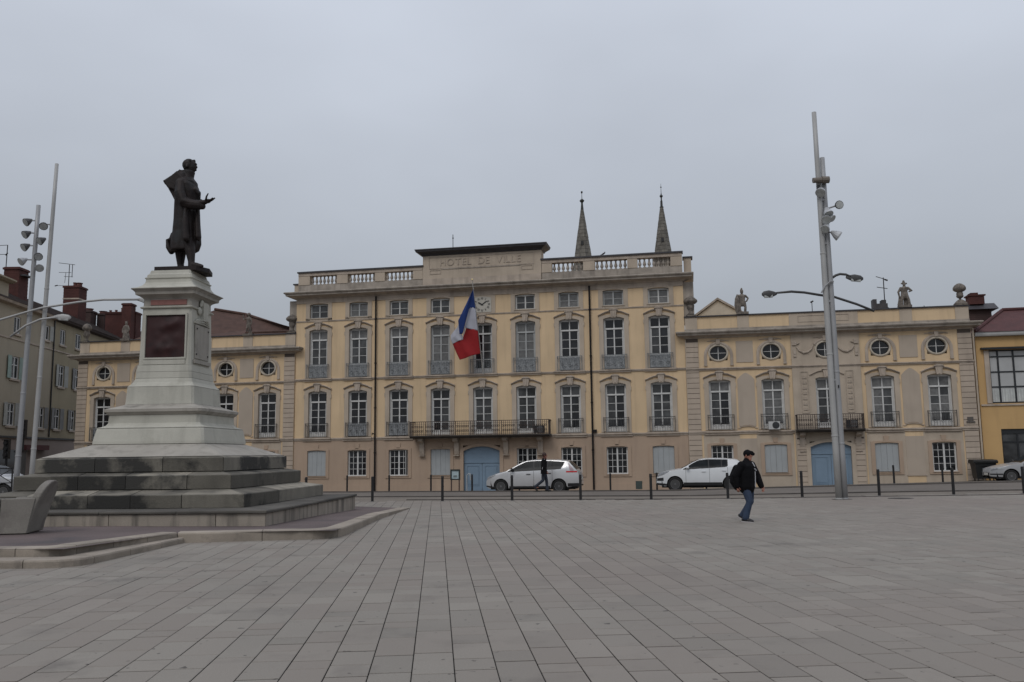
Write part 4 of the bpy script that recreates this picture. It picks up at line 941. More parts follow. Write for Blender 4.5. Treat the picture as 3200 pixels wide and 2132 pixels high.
# ================= left-hand street building =================
LANG = radians(94.9)
LBE = mat('greenish_beige_render', (0.325, 0.285, 0.215), 0.9, var=0.08, scale=0.35, streak=0.25, streakcol=(.24, .21, .165), fine=0.03, bump=0.15)
LBO = mat('olive_beige_render', (0.285, 0.245, 0.165), 0.9, var=0.1, scale=0.35, streak=0.3, streakcol=(.19, .165, .12), fine=0.03, bump=0.15)
LBL = mat('pinkish_shopfront_render', (0.26, 0.215, 0.19), 0.9, var=0.1, scale=0.5)
ROOFD = mat('dark_brown_roof', (0.060, 0.045, 0.040), 0.95, var=0.25, scale=1.5, fine=0.2, bump=0.5, bscale=15)
SHG = mat('pale_green_shutter', (0.26, 0.34, 0.30), 0.7, var=0.1); SHW = mat('off_white_shutter', (0.34, 0.345, 0.32), 0.7, var=0.1); SHGR = mat('grey_shutter', (0.20, 0.20, 0.195), 0.7, var=0.15)
def sb(name, label, s0, s1, m, wins, split=None):
    B = thing(name, label, 'apartment building', (-36, 75, 0), LANG)
    ops = [(a, c, z0, z1) for (a, c, z0, z1, sh, bl) in wins]
    grid_wall(s0, s1, 3.45, 12.55, ops, depth=.22).build('wall', m, B)
    MB().box(s0, s1, .28, 9, -1, 12.5).build('rear_block', m, B)
    MB().box(s0, s1, 0.0, .279, -1, 3.32).build('shopfront_wall', LBL, B)
    for (a, c, z0, z1, sh, bl) in wins:
        W = MB(); frame(W, a+.001, c-.001, z0+.001, z1-.001, .09, .06, .12); W.box((a+c)/2-.05, (a+c)/2+.05, .055, .12, z0+.09, z1-.09)
        if z1-z0 > 1.3: W.box(a+.09, c-.09, .065, .12, z0+(z1-z0)*.62-.03, z0+(z1-z0)*.62+.03)
        W = W.build('window', WHITE, B)
        MB().box(a+.09, (a+c)/2-.05, .10, .11, z0+.09, z1-.09).build('pane', G_MID if rnd.random() < .5 else G_DARK, W); MB().box((a+c)/2+.05, c-.09, .10, .11, z0+.09, z1-.09).build('pane', G_DARK, W)
        MB().box(a-.12, c+.12, -.10, .02, z0-.14, z0-.001).build('window_sill', TRIM, W)
        if sh:
            for k, (mm, ang) in enumerate(sh):
                sw = (c-a)/2
                b = MB(); frame(b, 0, sw, z0, z1, .06, -.02, .02); b.box(.06, sw-.06, -.005, .012, z0+.06, z1-.06)
                for q in range(int((z1-z0)/.12)): b.box(.06, sw-.06, -.018, -.006, z0+.08+.12*q, z0+.13+.12*q)
                x, rz = (a, pi+ang) if k == 0 else (c, -ang)
                o = b.build('shutter', mm, W, (x, -.04, 0)); o.rotation_euler.z = rz
    MB().box(s0, s1, -.05, .0, 10.14, 10.24).build('string_course', TRIM, B)
    MB().box(s0, s1, -.09, .0, 3.321, 3.449).build('shopfront_fascia', BLACK, B)
    return B
SA, SB_ = 3.0, 0
LWA = [(-13.75, -12.75, 10.60, 11.82, None, 0), (-9.0, -8.02, 10.78, 11.9, [(SHW, .1), (SHW, .1)], 0),
       (-18.4, -17.4, 10.6, 11.8, None, 0), (-13.88, -12.66, 7.42, 9.0, [(SHG, .10), (SHG, .05)], 0), (-18.6, -17.4, 7.42, 9.0, [(SHG, .1), (SHG, .1)], 0),
       (-14.05, -12.9, 4.15, 5.74, [(SHW, .1), (SHW, .08)], 0), (-9.25, -8.2, 4.12, 5.7, [(SHGR, .08), (SHGR, .08)], 0), (-18.8, -17.6, 4.15, 5.74, [(SHW, .1), (SHW, .1)], 0)]
LWB = [(-6.1, -5.05, 10.75, 11.98, None, 0), (-3.1, -1.98, 10.8, 12.04, None, 0), (-6.1, -5.0, 7.45, 9.15, [(SHW, .12), (SHW, .12)], 0), (-3.0, -1.95, 7.45, 9.15, [(SHGR, .12), (SHGR, .12)], 0),
       (-6.5, -5.4, 4.12, 5.75, [(SHGR, .08), (SHGR, .08)], 0), (-3.5, -2.5, 4.12, 5.75, [(SHGR, .08), (SHGR, .08)], 0)]
LA = sb('apartment_building', 'greenish beige apartment house with shutters and a black shop fascia, at the left edge', -40, -7.32, LBE, LWA)
LB = sb('apartment_building', 'darker olive apartment house squeezed between its beige neighbour and the hall', -7.30, 9, LBO, LWB)
MB().profx([(0, 12.45), (-.35, 12.52), (-.42, 12.66), (-.42, 12.74), (0, 12.74)], -40, -7.33).build('eaves_cornice', TRIM, LA)
MB().profx([(0, 12.45), (-.35, 12.55), (-.42, 12.72), (0, 12.74)], -7.29, 9).build('eaves', ROOFD, LB)
for B_, a, c in ((LA, -40, -7.33), (LB, -7.29, 9)):
    b = MB(); b.add([(a, -.44, 12.70), (c, -.44, 12.70), (c, 3.6, 14.75), (a, 3.6, 14.75), (c, 9, 12.6), (a, 9, 12.6)], [(0, 1, 2, 3), (3, 2, 4, 5), (1, 4, 2), (0, 3, 5)]); b.build('roof', ROOFD, B_)
    b = MB()
    for q in range(9):
        f = q/9; b.box(a, c, -.44+4.04*f-.02, -.44+4.04*f+.05, 12.70+2.05*f, 12.735+2.05*f+.02)
    b.build('tile_courses', ROOFD, B_)
MB().box(-24, -14.4, .2, 3.4, 12.74, 14.0).profx([(.0, 14.0), (-.25, 14.12), (-.25, 14.22), (3.6, 14.22), (3.6, 14.0)], -24.2, -14.2).build('attic_storey', LBE, LA)
MB().box(-11.6, -7.8, -.35, -.095, 2.50, 2.86).build('shop_awning', mat('dark_red_awning', (.09, .03, .03), .8), LA)
MB().box(-16, -12.2, -.04, -.001, -.5, 2.5).build('shop_window', G_DARK, LA)
b = MB(); b.tube([(-7.31, -.07, 3.5), (-7.31, -.07, 12.5)], .05, n=6); b.build('drainpipe', BLACK, LA)
b = MB(); b.tube([(-9.6, -.12, -.3), (-9.6, -.12, 10.1)], .04, n=6); b.build('drainpipe', TRIM, LA)
POT = mat('clay_pot', (0.12, 0.05, 0.042), .9, var=.2)
def chimney(label, x, y, w, d, z0, z1, m, pots, rz=0.0, band=None):
    t = thing('chimney', label, 'chimney', (x, y, 0), rz, 'brick chimneys on the street roofs')
    b = MB(); bricked(b, -w/2, w/2, -d/2, d/2, z0, z1-.2, .14); b.build('stack', m, t)
    MB().box(-w/2-.07, w/2+.07, -d/2-.07, d/2+.07, z1-.2, z1-.05).box(-w/2, w/2, -d/2, d/2, z1-.05, z1).build('corbel', m, t)
    if band: MB().box(-w/2-.03, w/2+.03, -d/2-.03, d/2+.03, band, band+.12).build('band', TRIM, t)
    for px, r, h in pots: MB().lathe([(r, z1), (r*.9, z1+h*.8), (r*1.15, z1+h*.82), (r*1.15, z1+h), (r*.5, z1+h)], (px, 0), 8).build('chimney_pot', POT, t)
    return t
chimney('tall red brick chimney at the left edge, above the beige apartment house', -37.55, 66, 1.16, 1.3, 11.5, 16.22, BRK, [], .0)
MB().box(.55, .98, -.5, .5, 15.55, 15.66).build('flashing', ZINC, [o for o in COL.objects if o.name.startswith('chimney') and o.type == 'EMPTY'][-1])
chimney('tall red brick chimney with a pale band and two pots, beside the cluster of aerials', -40.0, 80, 1.42, 1.5, 12, 17.50, BRK, [(-.05, .17, .40), (.35, .26, .36)], .0, band=16.22)
chimney('sooty brown chimney with a round pot, behind the banded red chimney', -41.8, 86.5, .95, 1.2, 12, 16.35, BRK2, [(0, .40, .22)])
chimney('sooty brown chimney with a wide pot, next to the gap of sky', -40.85, 87.5, .75, 1.0, 12, 16.2, BRK2, [(0, .36, .26)])
chimney('low sooty chimney stub right before the gap of sky', -40.28, 88.5, .62, 1.0, 12, 15.75, BRK2, [])
chimney('wide red brick chimney wall with four small pots, left of the monument pedestal', -38.15, 86, 3.0, 1.2, 11, 16.06, BRK, [(-1.28, .13, .24), (-.72, .13, .26), (-.12, .13, .44), (.42, .16, .30)])
chimney('narrow red chimney half hidden by the monument cornice', -37.2, 85, .9, 1.0, 12, 16.75, BRK, [])
# roof of the further houses under the chimneys
fh = thing('roofed_house', 'low dark roofed house behind the left-hand wing, under the red chimneys', 'house', (-40, 88, 0), 0)
MB().box(-6, 8, 0, 10, -1, 12.2).build('wall', LBO, fh)
MB().add([(-6, -.6, 12.2), (8.5, -.6, 12.2), (8.5, 5, 15.2), (-6, 5, 15.2), (8.5, 10, 12.2), (-6, 10, 12.2)], [(0, 1, 2, 3), (3, 2, 4, 5), (1, 4, 2), (0, 3, 5)]).build('roof', ROOFD, fh)
# ---- aerials ----
def aerial(label, segs, loc=(0, 0, 0), r=.03):
    t = thing('tv_aerial', label, 'aerial', loc)
    for i, (p, q, rr) in enumerate(segs): MB().tube([p, q], rr, n=5, ref=(.01, 1, 0)).build('mast' if i == 0 else 'aerial_bar', DARKP, t)
    return t
aerial('tv aerials with four crossbars by the banded red chimney', [((0, 0, -3), (0, 0, 2.0), .035), ((.28, 0, .8), (.28, 0, 2.0), .03), ((-1.0, 0, 2.18), (.5, 0, 1.98), .025), ((-.95, 0, 1.28), (.2, 0, 1.25), .02), ((-.45, 0, .90), (.35, 0, .86), .02), ((-1.2, 0, .05), (-.2, 0, .03), .02), ((-.36, 0, .3), (-.30, 0, 1.24), .02), ((-1.25, 0, .02), (-1.0, 0, .08), .05)], (-40.66, 80, 17.6))
aerial('box shaped tv aerial at the very left edge', [((0, 0, -2), (.06, 0, 2.0), .035), ((-1.2, 0, 1.95), (.08, 0, 2.0), .022), ((-1.2, 0, 1.28), (.04, 0, 1.28), .022), ((-.05, 0, 1.2), (.1, 0, 1.4), .05)], (-38.4, 66, 16.05))
p = FW(22.1, -6, 0); aerial('tv aerial with two crossbars above the right-hand wing roof', [((0, 0, 7.5), (.03, 0, 12.25), .03), ((-.42, 0, 12.32), (.26, 0, 12.10), .022), ((.1, 0, 12.13), (.28, 0, 12.07), .05), ((-.40, 0, 11.66), (.24, 0, 11.56), .022)], p)
p = FW(17.45, -3, 0); aerial('tiny aerial on the wing roof, left of the double mast', [((0, 0, 8), (0, 0, 10.5), .022), ((-.08, 0, 10.42), (.08, 0, 10.5), .05)], p)
p = FW(23.6, -3, 0); aerial('short twin stub aerial between the hatted statue and the end urn', [((0, 0, 8), (0, 0, 9.95), .022), ((.16, 0, 9.5), (.18, 0, 9.9), .015)], p)
p = FW(-3.72, -.5, 0); aerial('lightning rod standing on the attic over the inscription', [((0, 0, 14.1), (0, 0, 15.2), .022), ((0, 0, 14.95), (0, 0, 15.0), .05)], p)
ch = thing('chimney', 'broken-topped low dark chimney beside the tv aerial on the right-hand wing roof', 'chimney', FW(21.8, -6, 0), -YAW)
MB().box(-.42, .42, -.3, .3, 7, 10.6).box(-.42, -.20, -.3, .3, 10.6, 10.88).box(.08, .34, -.3, .3, 10.6, 10.82).build('stack', ZINC, ch)
ch = thing('roof_vent', 'thin black vent pipe on the right-hand wing roof beside the broken chimney', 'vent', FW(21.2, -1.0, 0), -YAW)
MB().lathe([(.07, 8.5), (.07, 9.62)], n=8).build('pipe', BLACK, ch)
pg = thing('pigeon', 'small dark pigeon perched on the balustrade capping between the spires', 'bird', FW(5.55, .0, 13.26), -YAW)
b = MB(); b.tube([(-.10, 0, .05), (-.03, 0, .09), (.05, 0, .14), (.07, 0, .19)], [.03, .055, .04, .03], round_ends=True); b.tube([(-.08, 0, .06), (-.2, 0, .03)], [.03, .015]); o = b.build('body', BLACK, pg)
# ================= MONUMENT =================
MC = (-9.56, 25.06); MTH = radians(4)
STEPST = mat('grimy_step_stone', (0.145, 0.134, 0.110), 0.9, var=0.2, scale=1.2, obj_var=0.45, fine=0.15, bump=0.6, bscale=30, skylit_top=(0.235, 0.215, 0.175), blotch=((0.028, 0.027, 0.024), 0.6, 0.48, 0.10), streak=0.35, streakcol=(0.04, 0.038, 0.034))
PLST = mat('stained_plinth_stone', (0.30, 0.265, 0.22), 0.9, var=0.15, scale=1.2, obj_var=0.10, fine=0.1, bump=0.4, streak=0.85, streakcol=(0.035, 0.032, 0.030))
CAPST = mat('dark_cap_stone', (0.072, 0.066, 0.056), 0.85, var=0.35, scale=0.9, obj_var=0.2, fine=0.15, bump=0.3)
PEDST = mat('pale_pedestal_stone', (0.41, 0.40, 0.345), 0.8, var=0.10, scale=1.0, fine=0.06, bump=0.3, streak=0.45, streakcol=(0.24, 0.235, 0.20), blotch=((0.27, 0.26, 0.215), 0.9, 0.56, 0.25))
PEDLO = mat('greenish_stone_skirt', (0.30, 0.28, 0.245), 0.85, var=0.15, scale=1.0, fine=0.08, bump=0.3, streak=0.5, streakcol=(0.15, 0.14, 0.12), obj_var=.05, blotch=((0.12, 0.112, 0.098), 1.0, 0.56, 0.2))
BRZ = mat('dark_bronze', (0.017, 0.012, 0.011), 0.6, spec=.3, metal=0.15, var=0.3, scale=4, blotch=((0.020, 0.021, 0.022), 3, 0.5, 0.2), bump=0.3, bscale=14)
REDST = mat('red_brown_relief', (0.030, 0.010, 0.010), 0.6, spec=.3, var=0.3, scale=3, blotch=((0.014, 0.011, 0.012), 1.6, 0.55, 0.15))
REDPL = mat('red_granite_plaque', (0.20, 0.082, 0.068), 0.6, var=0.12, scale=8)
mon = thing('monument', 'tall pale stone pedestal on grimy stepped base with dark red relief panel', 'monument', (MC[0], MC[1], 0), -MTH)
SIDES = [(0, 0), (1, pi/2), (2, pi), (3, -pi/2)]
def block_ring(h_out, h_in, zb, zt, zi, m, n, name='step_stone', sides=(0, 1, 2, 3), fr=None, nose=.012):
    for sd in sides:
        rz = {0: 0, 1: pi/2, 2: pi, 3: -pi/2}[sd]
        cuts = fr[sd] if fr and sd in fr else None
        if not cuts:
            cuts = [0]; 
            for k in range(1, n): cuts.append((k+rnd.uniform(-.18, .18))/n)
            cuts.append(1)
        for k in range(len(cuts)-1):
            a, c = cuts[k], cuts[k+1]; e = .004/h_out
            def X(f, h): return -h+2*h*f
            dz = rnd.uniform(-.006, .006); dy = rnd.uniform(-.008, .008)
            rs = []
            for f in (a+e, c-e):
                xo = X(f, h_out); xi = X(f, h_in) if 0 else max(-h_in, min(h_in, xo))
                if f < .01 : xi = -h_in
                if f > .99 : xi = h_in
                rs.append([(xo, -h_out+dy, zb), (xo, -h_out+dy-nose*0, zt-.02+dz), (xo, -h_out+.018+dy, zt+dz), (xi, -h_in, zi+dz), (xi, -h_in, zb)])
            MB().rings(rs).build(name, m, mon, rotz=rz)
# plinth panels, dark capping slab and three steps
block_ring(4.17, 3.95, .02, .465, .465, PLST, 4, 'plinth_panel', fr={0: [0, .27, .555, .86, 1], 1: [0, .03, .17, .28, .39, .50, .61, .73, .86, 1], 3: [0, .2, .4, .6, .8, 1]})
block_ring(4.22, 3.25, .472, .53, .55, CAPST, 4, 'capping_slab')
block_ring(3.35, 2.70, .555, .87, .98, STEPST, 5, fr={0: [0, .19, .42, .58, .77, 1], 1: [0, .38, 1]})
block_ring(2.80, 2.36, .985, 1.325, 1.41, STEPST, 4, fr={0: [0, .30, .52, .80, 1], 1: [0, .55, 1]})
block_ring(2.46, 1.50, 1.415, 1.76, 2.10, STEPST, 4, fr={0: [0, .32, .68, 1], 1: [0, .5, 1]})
MB().box(-3.2, 3.2, -3.2, 3.2, 0, .5).box(-2.6, 2.6, -2.6, 2.6, .5, .98).box(-2.3, 2.3, -2.3, 2.3, .98, 1.40).build('core', CAPST, mon)
# pale skirt laid over the top step
def sq(prof, ch=.03, seg=1):
    b = MB(); L = []
    for h, z in prof:
        c = min(ch, h*.2) if ch < 1 else ch
        L.append([(-h, -h+c, z), (-h+c, -h, z), (h-c, -h, z), (h, -h+c, z), (h, h-c, z), (h-c, h, z), (-h+c, h, z), (-h, h-c, z)])
    return b.rings(L)
sq([(2.40, 1.792), (2.34, 1.81), (1.50, 2.125)], .05).build('sloping_skirt', PEDLO, mon)
sq([(1.535, 2.13), (1.53, 2.2), (1.475, 2.50), (1.46, 2.545)], .06).build('base_course', PEDST, mon)
sq([(1.47, 2.551), (1.47, 2.565), (1.40, 2.585), (1.31, 2.63), (1.27, 2.69), (1.26, 2.90)], .07).build('base_course', PEDST, mon)
sq([(1.265, 2.905), (1.29, 2.93), (1.33, 2.98), (1.355, 2.99), (1.36, 3.065), (1.33, 3.08), (1.05, 3.17), (.98, 3.205)], .07).build('base_moulding', PEDLO, mon)
sq([(.97, 3.21), (.96, 3.30), (.94, 3.69)], .06).build('pedestal_course', PEDST, mon)
sq([(.945, 3.697), (.90, 3.74), (.84, 3.82), (.80, 3.93)], .06).build('pedestal_course', PEDST, mon)
sq([(.80, 3.937), (.785, 4.11)], .06).build('pedestal_course', PEDST, mon)
sq([(.785, 4.117), (.765, 4.30)], .06).build('pedestal_course', PEDST, mon)
sq([(.745, 4.306), (.735, 4.60), (.705, 5.88)], .055).build('pedestal_die', PEDST, mon)
sq([(.71, 5.886), (.755, 5.90), (.765, 5.93), (.72, 5.955)], .055).build('astragal', PEDST, mon)
sq([(.695, 5.96), (.69, 6.16), (.72, 6.20), (.80, 6.25), (.86, 6.27), (.87, 6.345), (.92, 6.40), (.955, 6.42), (.955, 6.437)], .05).build('cornice', PEDLO, mon)
sq([(.95, 6.440), (.84, 6.48), (.74, 6.55), (.68, 6.64), (.665, 6.74), (.69, 6.755), (.69, 6.78)], .04).build('attic_course', PEDST, mon)
sq([(.655, 6.783), (.64, 6.87), (.60, 6.91), (.575, 7.0)], .04).build('top_block', PEDST, mon)
# front: red relief panel, frame, plaque
b = MB(); frame(b, -.60, .62, 4.46, 5.74, .045, -.765, -.70); b.build('panel_frame', PEDST, mon, (0, 0, 0))
rp_ = MB(); nx, nz = 26, 26; rp_.v = []
rr = random.Random(3); bl = [(rr.uniform(-.4, .4), rr.uniform(4.7, 5.5), rr.uniform(.06, .17), rr.uniform(.01, .035)) for _ in range(22)]
for j in range(nz+1):
    for i in range(nx+1):
        x = -.55+1.12*i/nx; z = 4.51+1.18*j/nz; yb = -.738+.022*(z-4.51)
        yb -= sum(a*math.exp(-((x-cx)**2+(z-cz)**2)/(r*r)) for cx, cz, r, a in bl)*.8
        rp_.v.append((x, yb, z))
rp_.f = [(j*(nx+1)+i, j*(nx+1)+i+1, (j+1)*(nx+1)+i+1, (j+1)*(nx+1)+i) for j in range(nz) for i in range(nx)]
rp_.build('relief_panel', REDST, mon, smooth=True)
MB().box(-.46, .57, -.715, -.69, 5.985, 6.13).build('red_plaque', REDPL, mon)
MB().box(-.6, .6, -.765, -.74, 4.315, 4.44).build('lower_panel', PEDST, mon)
# right side: carved trophy and inscription slab
MB().box(.738, .765, -.50, .42, 4.50, 5.45).box(.73, .80, -.58, .50, 4.36, 4.46).build('inscription_slab', PEDLO, mon)
for y, z in ((-.42, 4.62), (.34, 4.62), (-.42, 5.34), (.34, 5.34)): MB().box(.766, .785, y-.02, y+.02, z-.02, z+.02).build('slab_bolt', BLACK, mon)
b = MB(); r2 = random.Random(5)
for k in range(5): b.tube([(.74, -.55+.03*k, 5.50+.02*k), (.79, 0, 5.50+.06*k), (.74, .5-.04*k, 5.48+.05*k)], .022, n=5)
for k in range(12): 
    y, z = r2.uniform(-.25, .35), r2.uniform(5.62, 6.15); rball(b, (.74, y, z), r2.uniform(.05, .12), sx=.45)
b.prism([(.70, 5.6), (.80, 5.62), (.80, 6.14), (.70, 6.16)], -.08, .22); b.build('carved_trophy', PEDST, mon)

# ================= bronze statue =================
st = thing('bronze_statue', 'dark bronze statue of a man in a long coat holding out one hand', 'statue', (MC[0]+.07, MC[1], 7.0), -MTH)
b = MB(); b.zprism([(-.55, -.55), (.66, -.55), (.86, -.1), (.70, .5), (-.52, .54)], 0.0, .115); b.build('bronze_base', BRZ, st)
b = MB()
# legs (local x = the way he faces, y away from the viewer)
b.tube([(-.06, .10, .14), (-.09, .10, .30), (-.10, .09, .62), (-.02, .06, 1.0), (.04, .05, 1.35)], [.10, .095, .15, .20, .20], n=12, round_ends=True)
b.tube([(.42, -.30, .10), (.40, -.28, .30), (.34, -.24, .60), (.22, -.16, 1.0), (.10, -.10, 1.4)], [.10, .095, .14, .20, .20], n=12, round_ends=True)
b.tube([(-.13, .10, .17), (.06, .09, .16), (.22, .08, .14)], [.09, .085, .05], n=10, ell=.8, round_ends=True)
b.tube([(.40, -.30, .19), (.58, -.34, .16), (.76, -.38, .13)], [.10, .09, .055], n=10, ell=.8, round_ends=True)
# torso, neck
b.tube([(.06, 0, 1.2), (.07, 0, 1.6), (.08, 0, 2.1), (.09, 0, 2.45), (.08, 0, 2.72), (.10, 0, 2.9), (.13, 0, 3.02)], [.22, .24, .27, .30, .27, .13, .115], n=14, ell=[.95]*4+[1.3, 1, 1], ref=(0, 1, 0))
# head
rball(b, (.15, 0, 3.19), .172, sx=1.0, sy=.86, sz=1.22, n=14, m=10); b.tube([(.21, 0, 3.06), (.245, 0, 3.03)], [.10, .08], n=8)
b.tube([(.31, 0, 3.23), (.345, 0, 3.17), (.32, 0, 3.145)], [.02, .028, .025], n=6, round_ends=True); b.tube([(.30, -.07, 3.27), (.315, 0, 3.275), (.30, .07, 3.27)], .025, n=6)
b.tube([(.295, -.05, 3.085), (.325, 0, 3.09), (.295, .05, 3.085)], .022, n=6)
b.tube([(.12, -.165, 3.2), (.12, -.175, 3.14)], .035, n=6, round_ends=True)
rball(b, (.10, 0, 3.245), .195, sx=1.0, sy=.92, sz=.98, n=12, m=8); b.tube([(.18, -.12, 3.34), (.25, 0, 3.37), (.20, .12, 3.34)], .05, n=8, round_ends=True)
# right arm, forearm forward, palm up ; left arm folded
b.tube([(.02, -.32, 2.62), (.05, -.40, 2.3), (.18, -.43, 2.02), (.46, -.42, 1.95), (.80, -.38, 2.00)], [.15, .155, .14, .10, .07], n=12, round_ends=True)
b.tube([(.03, .32, 2.62), (.10, .40, 2.3), (.28, .36, 2.1), (.40, .2, 2.2)], [.15, .15, .12, .08], n=12, round_ends=True)
# hand with five fingers
b.tube([(.78, -.38, 2.01), (.90, -.38, 2.03)], [.065, .07], n=10, ell=.6, round_ends=True)
for k, (dy, ln, dz) in enumerate(((-.055, .13, .0), (-.02, .17, .01), (.015, .16, .015), (.048, .12, .02))):
    b.tube([(.91, -.38+dy, 2.03), (.91+ln*.55, -.38+dy*1.3, 2.05+dz), (.91+ln, -.38+dy*1.4, 2.10+dz)], [.026, .024, .017], n=6, round_ends=True)
b.tube([(.83, -.43, 2.05), (.86, -.46, 2.14), (.90, -.45, 2.23)], [.034, .03, .02], n=6, round_ends=True); None
remesh(b.build('body', BRZ, st), .015, 2)
# coat: loft with folds
def coat_loft(levels, n=44, seed=2, folds=.03):
    r = random.Random(seed); ph = [r.uniform(0, 6.28) for _ in range(5)]; rs = []
    for (z, x0, x1, hy, fa) in levels:
        cx, hx = (x0+x1)/2, (x1-x0)/2; ring = []
        for k in range(n):
            a = 2*pi*k/n; m = 1+fa*(.5*sin(5*a+ph[0]+z*.5)+.35*sin(9*a+ph[1]-z*.8)+.25*sin(14*a+ph[2]))
            ex = abs(cos(a))**.85*(1 if cos(a) > 0 else -1); ey = abs(sin(a))**.85*(1 if sin(a) > 0 else -1)
            ring.append((cx+hx*ex*m, hy*ey*m, z))
        rs.append(ring)
    return rs
LV = [(.66, -.30, .38, .36, .06), (.70, -.33, .45, .38, .07), (.88, -.35, .51, .38, .08), (1.05, -.33, .50, .37, .08), (1.25, -.30, .47, .35, .09), (1.60, -.28, .43, .34, .08), (1.95, -.28, .41, .34, .06), (2.20, -.27, .42, .38, .04), (2.42, -.27, .43, .42, .03), (2.60, -.25, .36, .45, .02), (2.74, -.21, .28, .36, .01), (2.86, -.14, .24, .20, .0), (2.95, -.12, .26, .18, 0), (3.02, -.13, .28, .185, 0), (3.07, -.13, .26, .18, 0)]
b = MB(); b.rings(coat_loft(LV), cap=True)
# coat tails, cape blown back, lapel and hanging sleeve
b.tube([(-.30, .05, 1.15), (-.40, .02, .98), (-.50, -.02, 1.02), (-.44, 0, .80), (-.36, 0, .66)], [.12, .10, .04, .09, .08], n=8, ell=1.6, round_ends=True)
b.prism([(-.10, 3.07), (-.22, 2.98), (-.42, 2.86), (-.62, 2.74), (-.56, 2.64), (-.46, 2.56), (-.44, 2.50), (-.34, 2.34), (-.25, 2.18), (-.05, 2.2), (.10, 2.6), (.05, 2.95)], -.22, .24)
b.prism([(-.14, 3.0), (-.40, 2.80), (-.56, 2.70), (-.42, 2.50), (-.1, 2.4), (.05, 2.8)], -.32, .34)
b.tube([(-.05, 0, 2.84), (-.25, 0, 2.68), (-.40, 0, 2.56)], [.2, .17, .12], n=10, ell=1.7, round_ends=True)
b.tube([(-.12, 0, 3.02), (-.16, 0, 2.92), (.0, 0, 2.86)], [.07, .10, .14], n=10, ell=1.8, round_ends=True)
b.tube([(.40, -.20, 2.45), (.47, -.12, 2.36), (.45, -.05, 2.2), (.42, 0, 1.8)], [.06, .09, .07, .05], n=8, round_ends=True)
b.tube([(.16, -.43, 2.02), (.42, -.43, 1.94), (.66, -.40, 1.92), (.74, -.39, 1.88)], [.16, .15, .14, .10], n=10, round_ends=True)
b.tube([(.50, -.18, 1.85), (.52, -.20, 1.4), (.56, -.22, 1.0), (.58, -.24, .95)], [.06, .08, .09, .05], n=8, ell=1.5, round_ends=True)
b.tube([(.22, -.40, 1.9), (.24, -.43, 1.4), (.30, -.46, .92)], [.05, .09, .10], n=8, ell=1.4, round_ends=True)
_c = remesh(b.build('coat', BRZ, st, loc=(.012, 0, 0)), .018, 4); _c.scale = (.95, .92, 1)

# ================= bollards =================
BOLM = mat('black_bollard_paint', (0.010, 0.010, 0.011), 0.45, var=0.2)
BFOOT = mat('worn_bollard_foot', (0.20, 0.19, 0.18), 0.8, var=0.3)
bb = MB(); bb.lathe([(.051, -.05), (.051, .93), (.048, .95), (.04, .958), (.001, .96)], n=12); bbm = bb.mesh('post', BOLM)
for p in bbm.polygons: p.use_smooth = False
bf = MB(); bf.lathe([(.11, -.02), (.11, .008), (.065, .012)], n=12); bfm = bf.mesh('foot_plate', BFOOT)
br = MB(); br.lathe([(.0525, .86), (.0555, .87), (.0555, .885), (.0525, .895)], n=12); brm = br.mesh('collar', BOLM)
def bollard(X, Y, label, grp, sc=1.0):
    t = thing('bollard', label, 'bollard', (X, Y, g(X, Y)), 0, grp); t.scale = (sc, sc, sc)
    obj('post', bbm, t); obj('foot_plate', bfm, t); obj('collar', brm, t); return t
A1, A2 = 'bollards along the near edge of the road', 'bollards along the pavement by the hall'
NB = [(-8.10, 35.0, 'bollard just clearing the right end of the monument steps, below the white blind window'), (-5.45, 34.6, 'bollard in front of the left drainpipe, near side of the road'),
      (-2.72, 34.2, 'near-side bollard just left of the green notice board'), (-.07, 33.95, 'near-side bollard in front of the white people carrier'), (2.50, 33.7, 'near-side bollard at the tail of the white people carrier'),
      (5.10, 33.4, 'near-side bollard at the nose of the white crossover'), (7.88, 33.1, 'bollard right behind the man in the cap'), (10.55, 32.9, 'near-side bollard left of the double mast'),
      (13.25, 32.6, 'bollard right of the double mast, beside the manhole cover'), (15.75, 32.2, 'near-side bollard in front of the rightmost ground-floor window'), (18.05, 31.8, 'bollard at the extreme right edge, before the old silver saloon')]
for X, Y, l in NB: bollard(X, Y, l, A1)
FB = [(-8.83, 'far bollard below the leftmost barred ground window'), (-6.36, 'far bollard between the two barred windows left of the blue gate'), (-3.95, 'far bollard standing beside the notice board'), (-1.62, 'far bollard in front of the large blue gate, beside a bent tube'),
      (1.0, 'far bollard seen under the sill of the white people carrier, behind its front door'), (3.45, 'far bollard hidden behind the tail of the people carrier'), (5.90, 'far bollard between the two parked white cars'), (8.33, 'far bollard touching the nose of the white crossover'), (10.85, 'far bollard seen under the sill of the white crossover'),
      (17.70, 'far bollard in front of the right-hand blue door, behind the mast'), (20.0, 'far bollard in front of the blinded window right of the double mast'), (22.26, 'far bollard in front of the rightmost ground-floor window')]
for u, l in FB:
    X, Y, _ = FW(u*(1-3.5/52*0), 3.5, 0); bollard(X, Y, l, A2, .96)
X, Y, _ = FW(-1.80, 3.4, 0); t = thing('bent_tube_stand', 'pale bent tube stand with a hooked top in front of the blue gate', 'stand', (X, Y, g(X, Y)), -YAW)
MB().tube([(-.14, 0, -.05), (-.14, 0, .86), (-.06, 0, .95), (.08, 0, .93)], .025, n=6).tube([(.05, -.02, .92), (.08, -.02, .6)], .03, n=6).build('tube', GREYP, t)
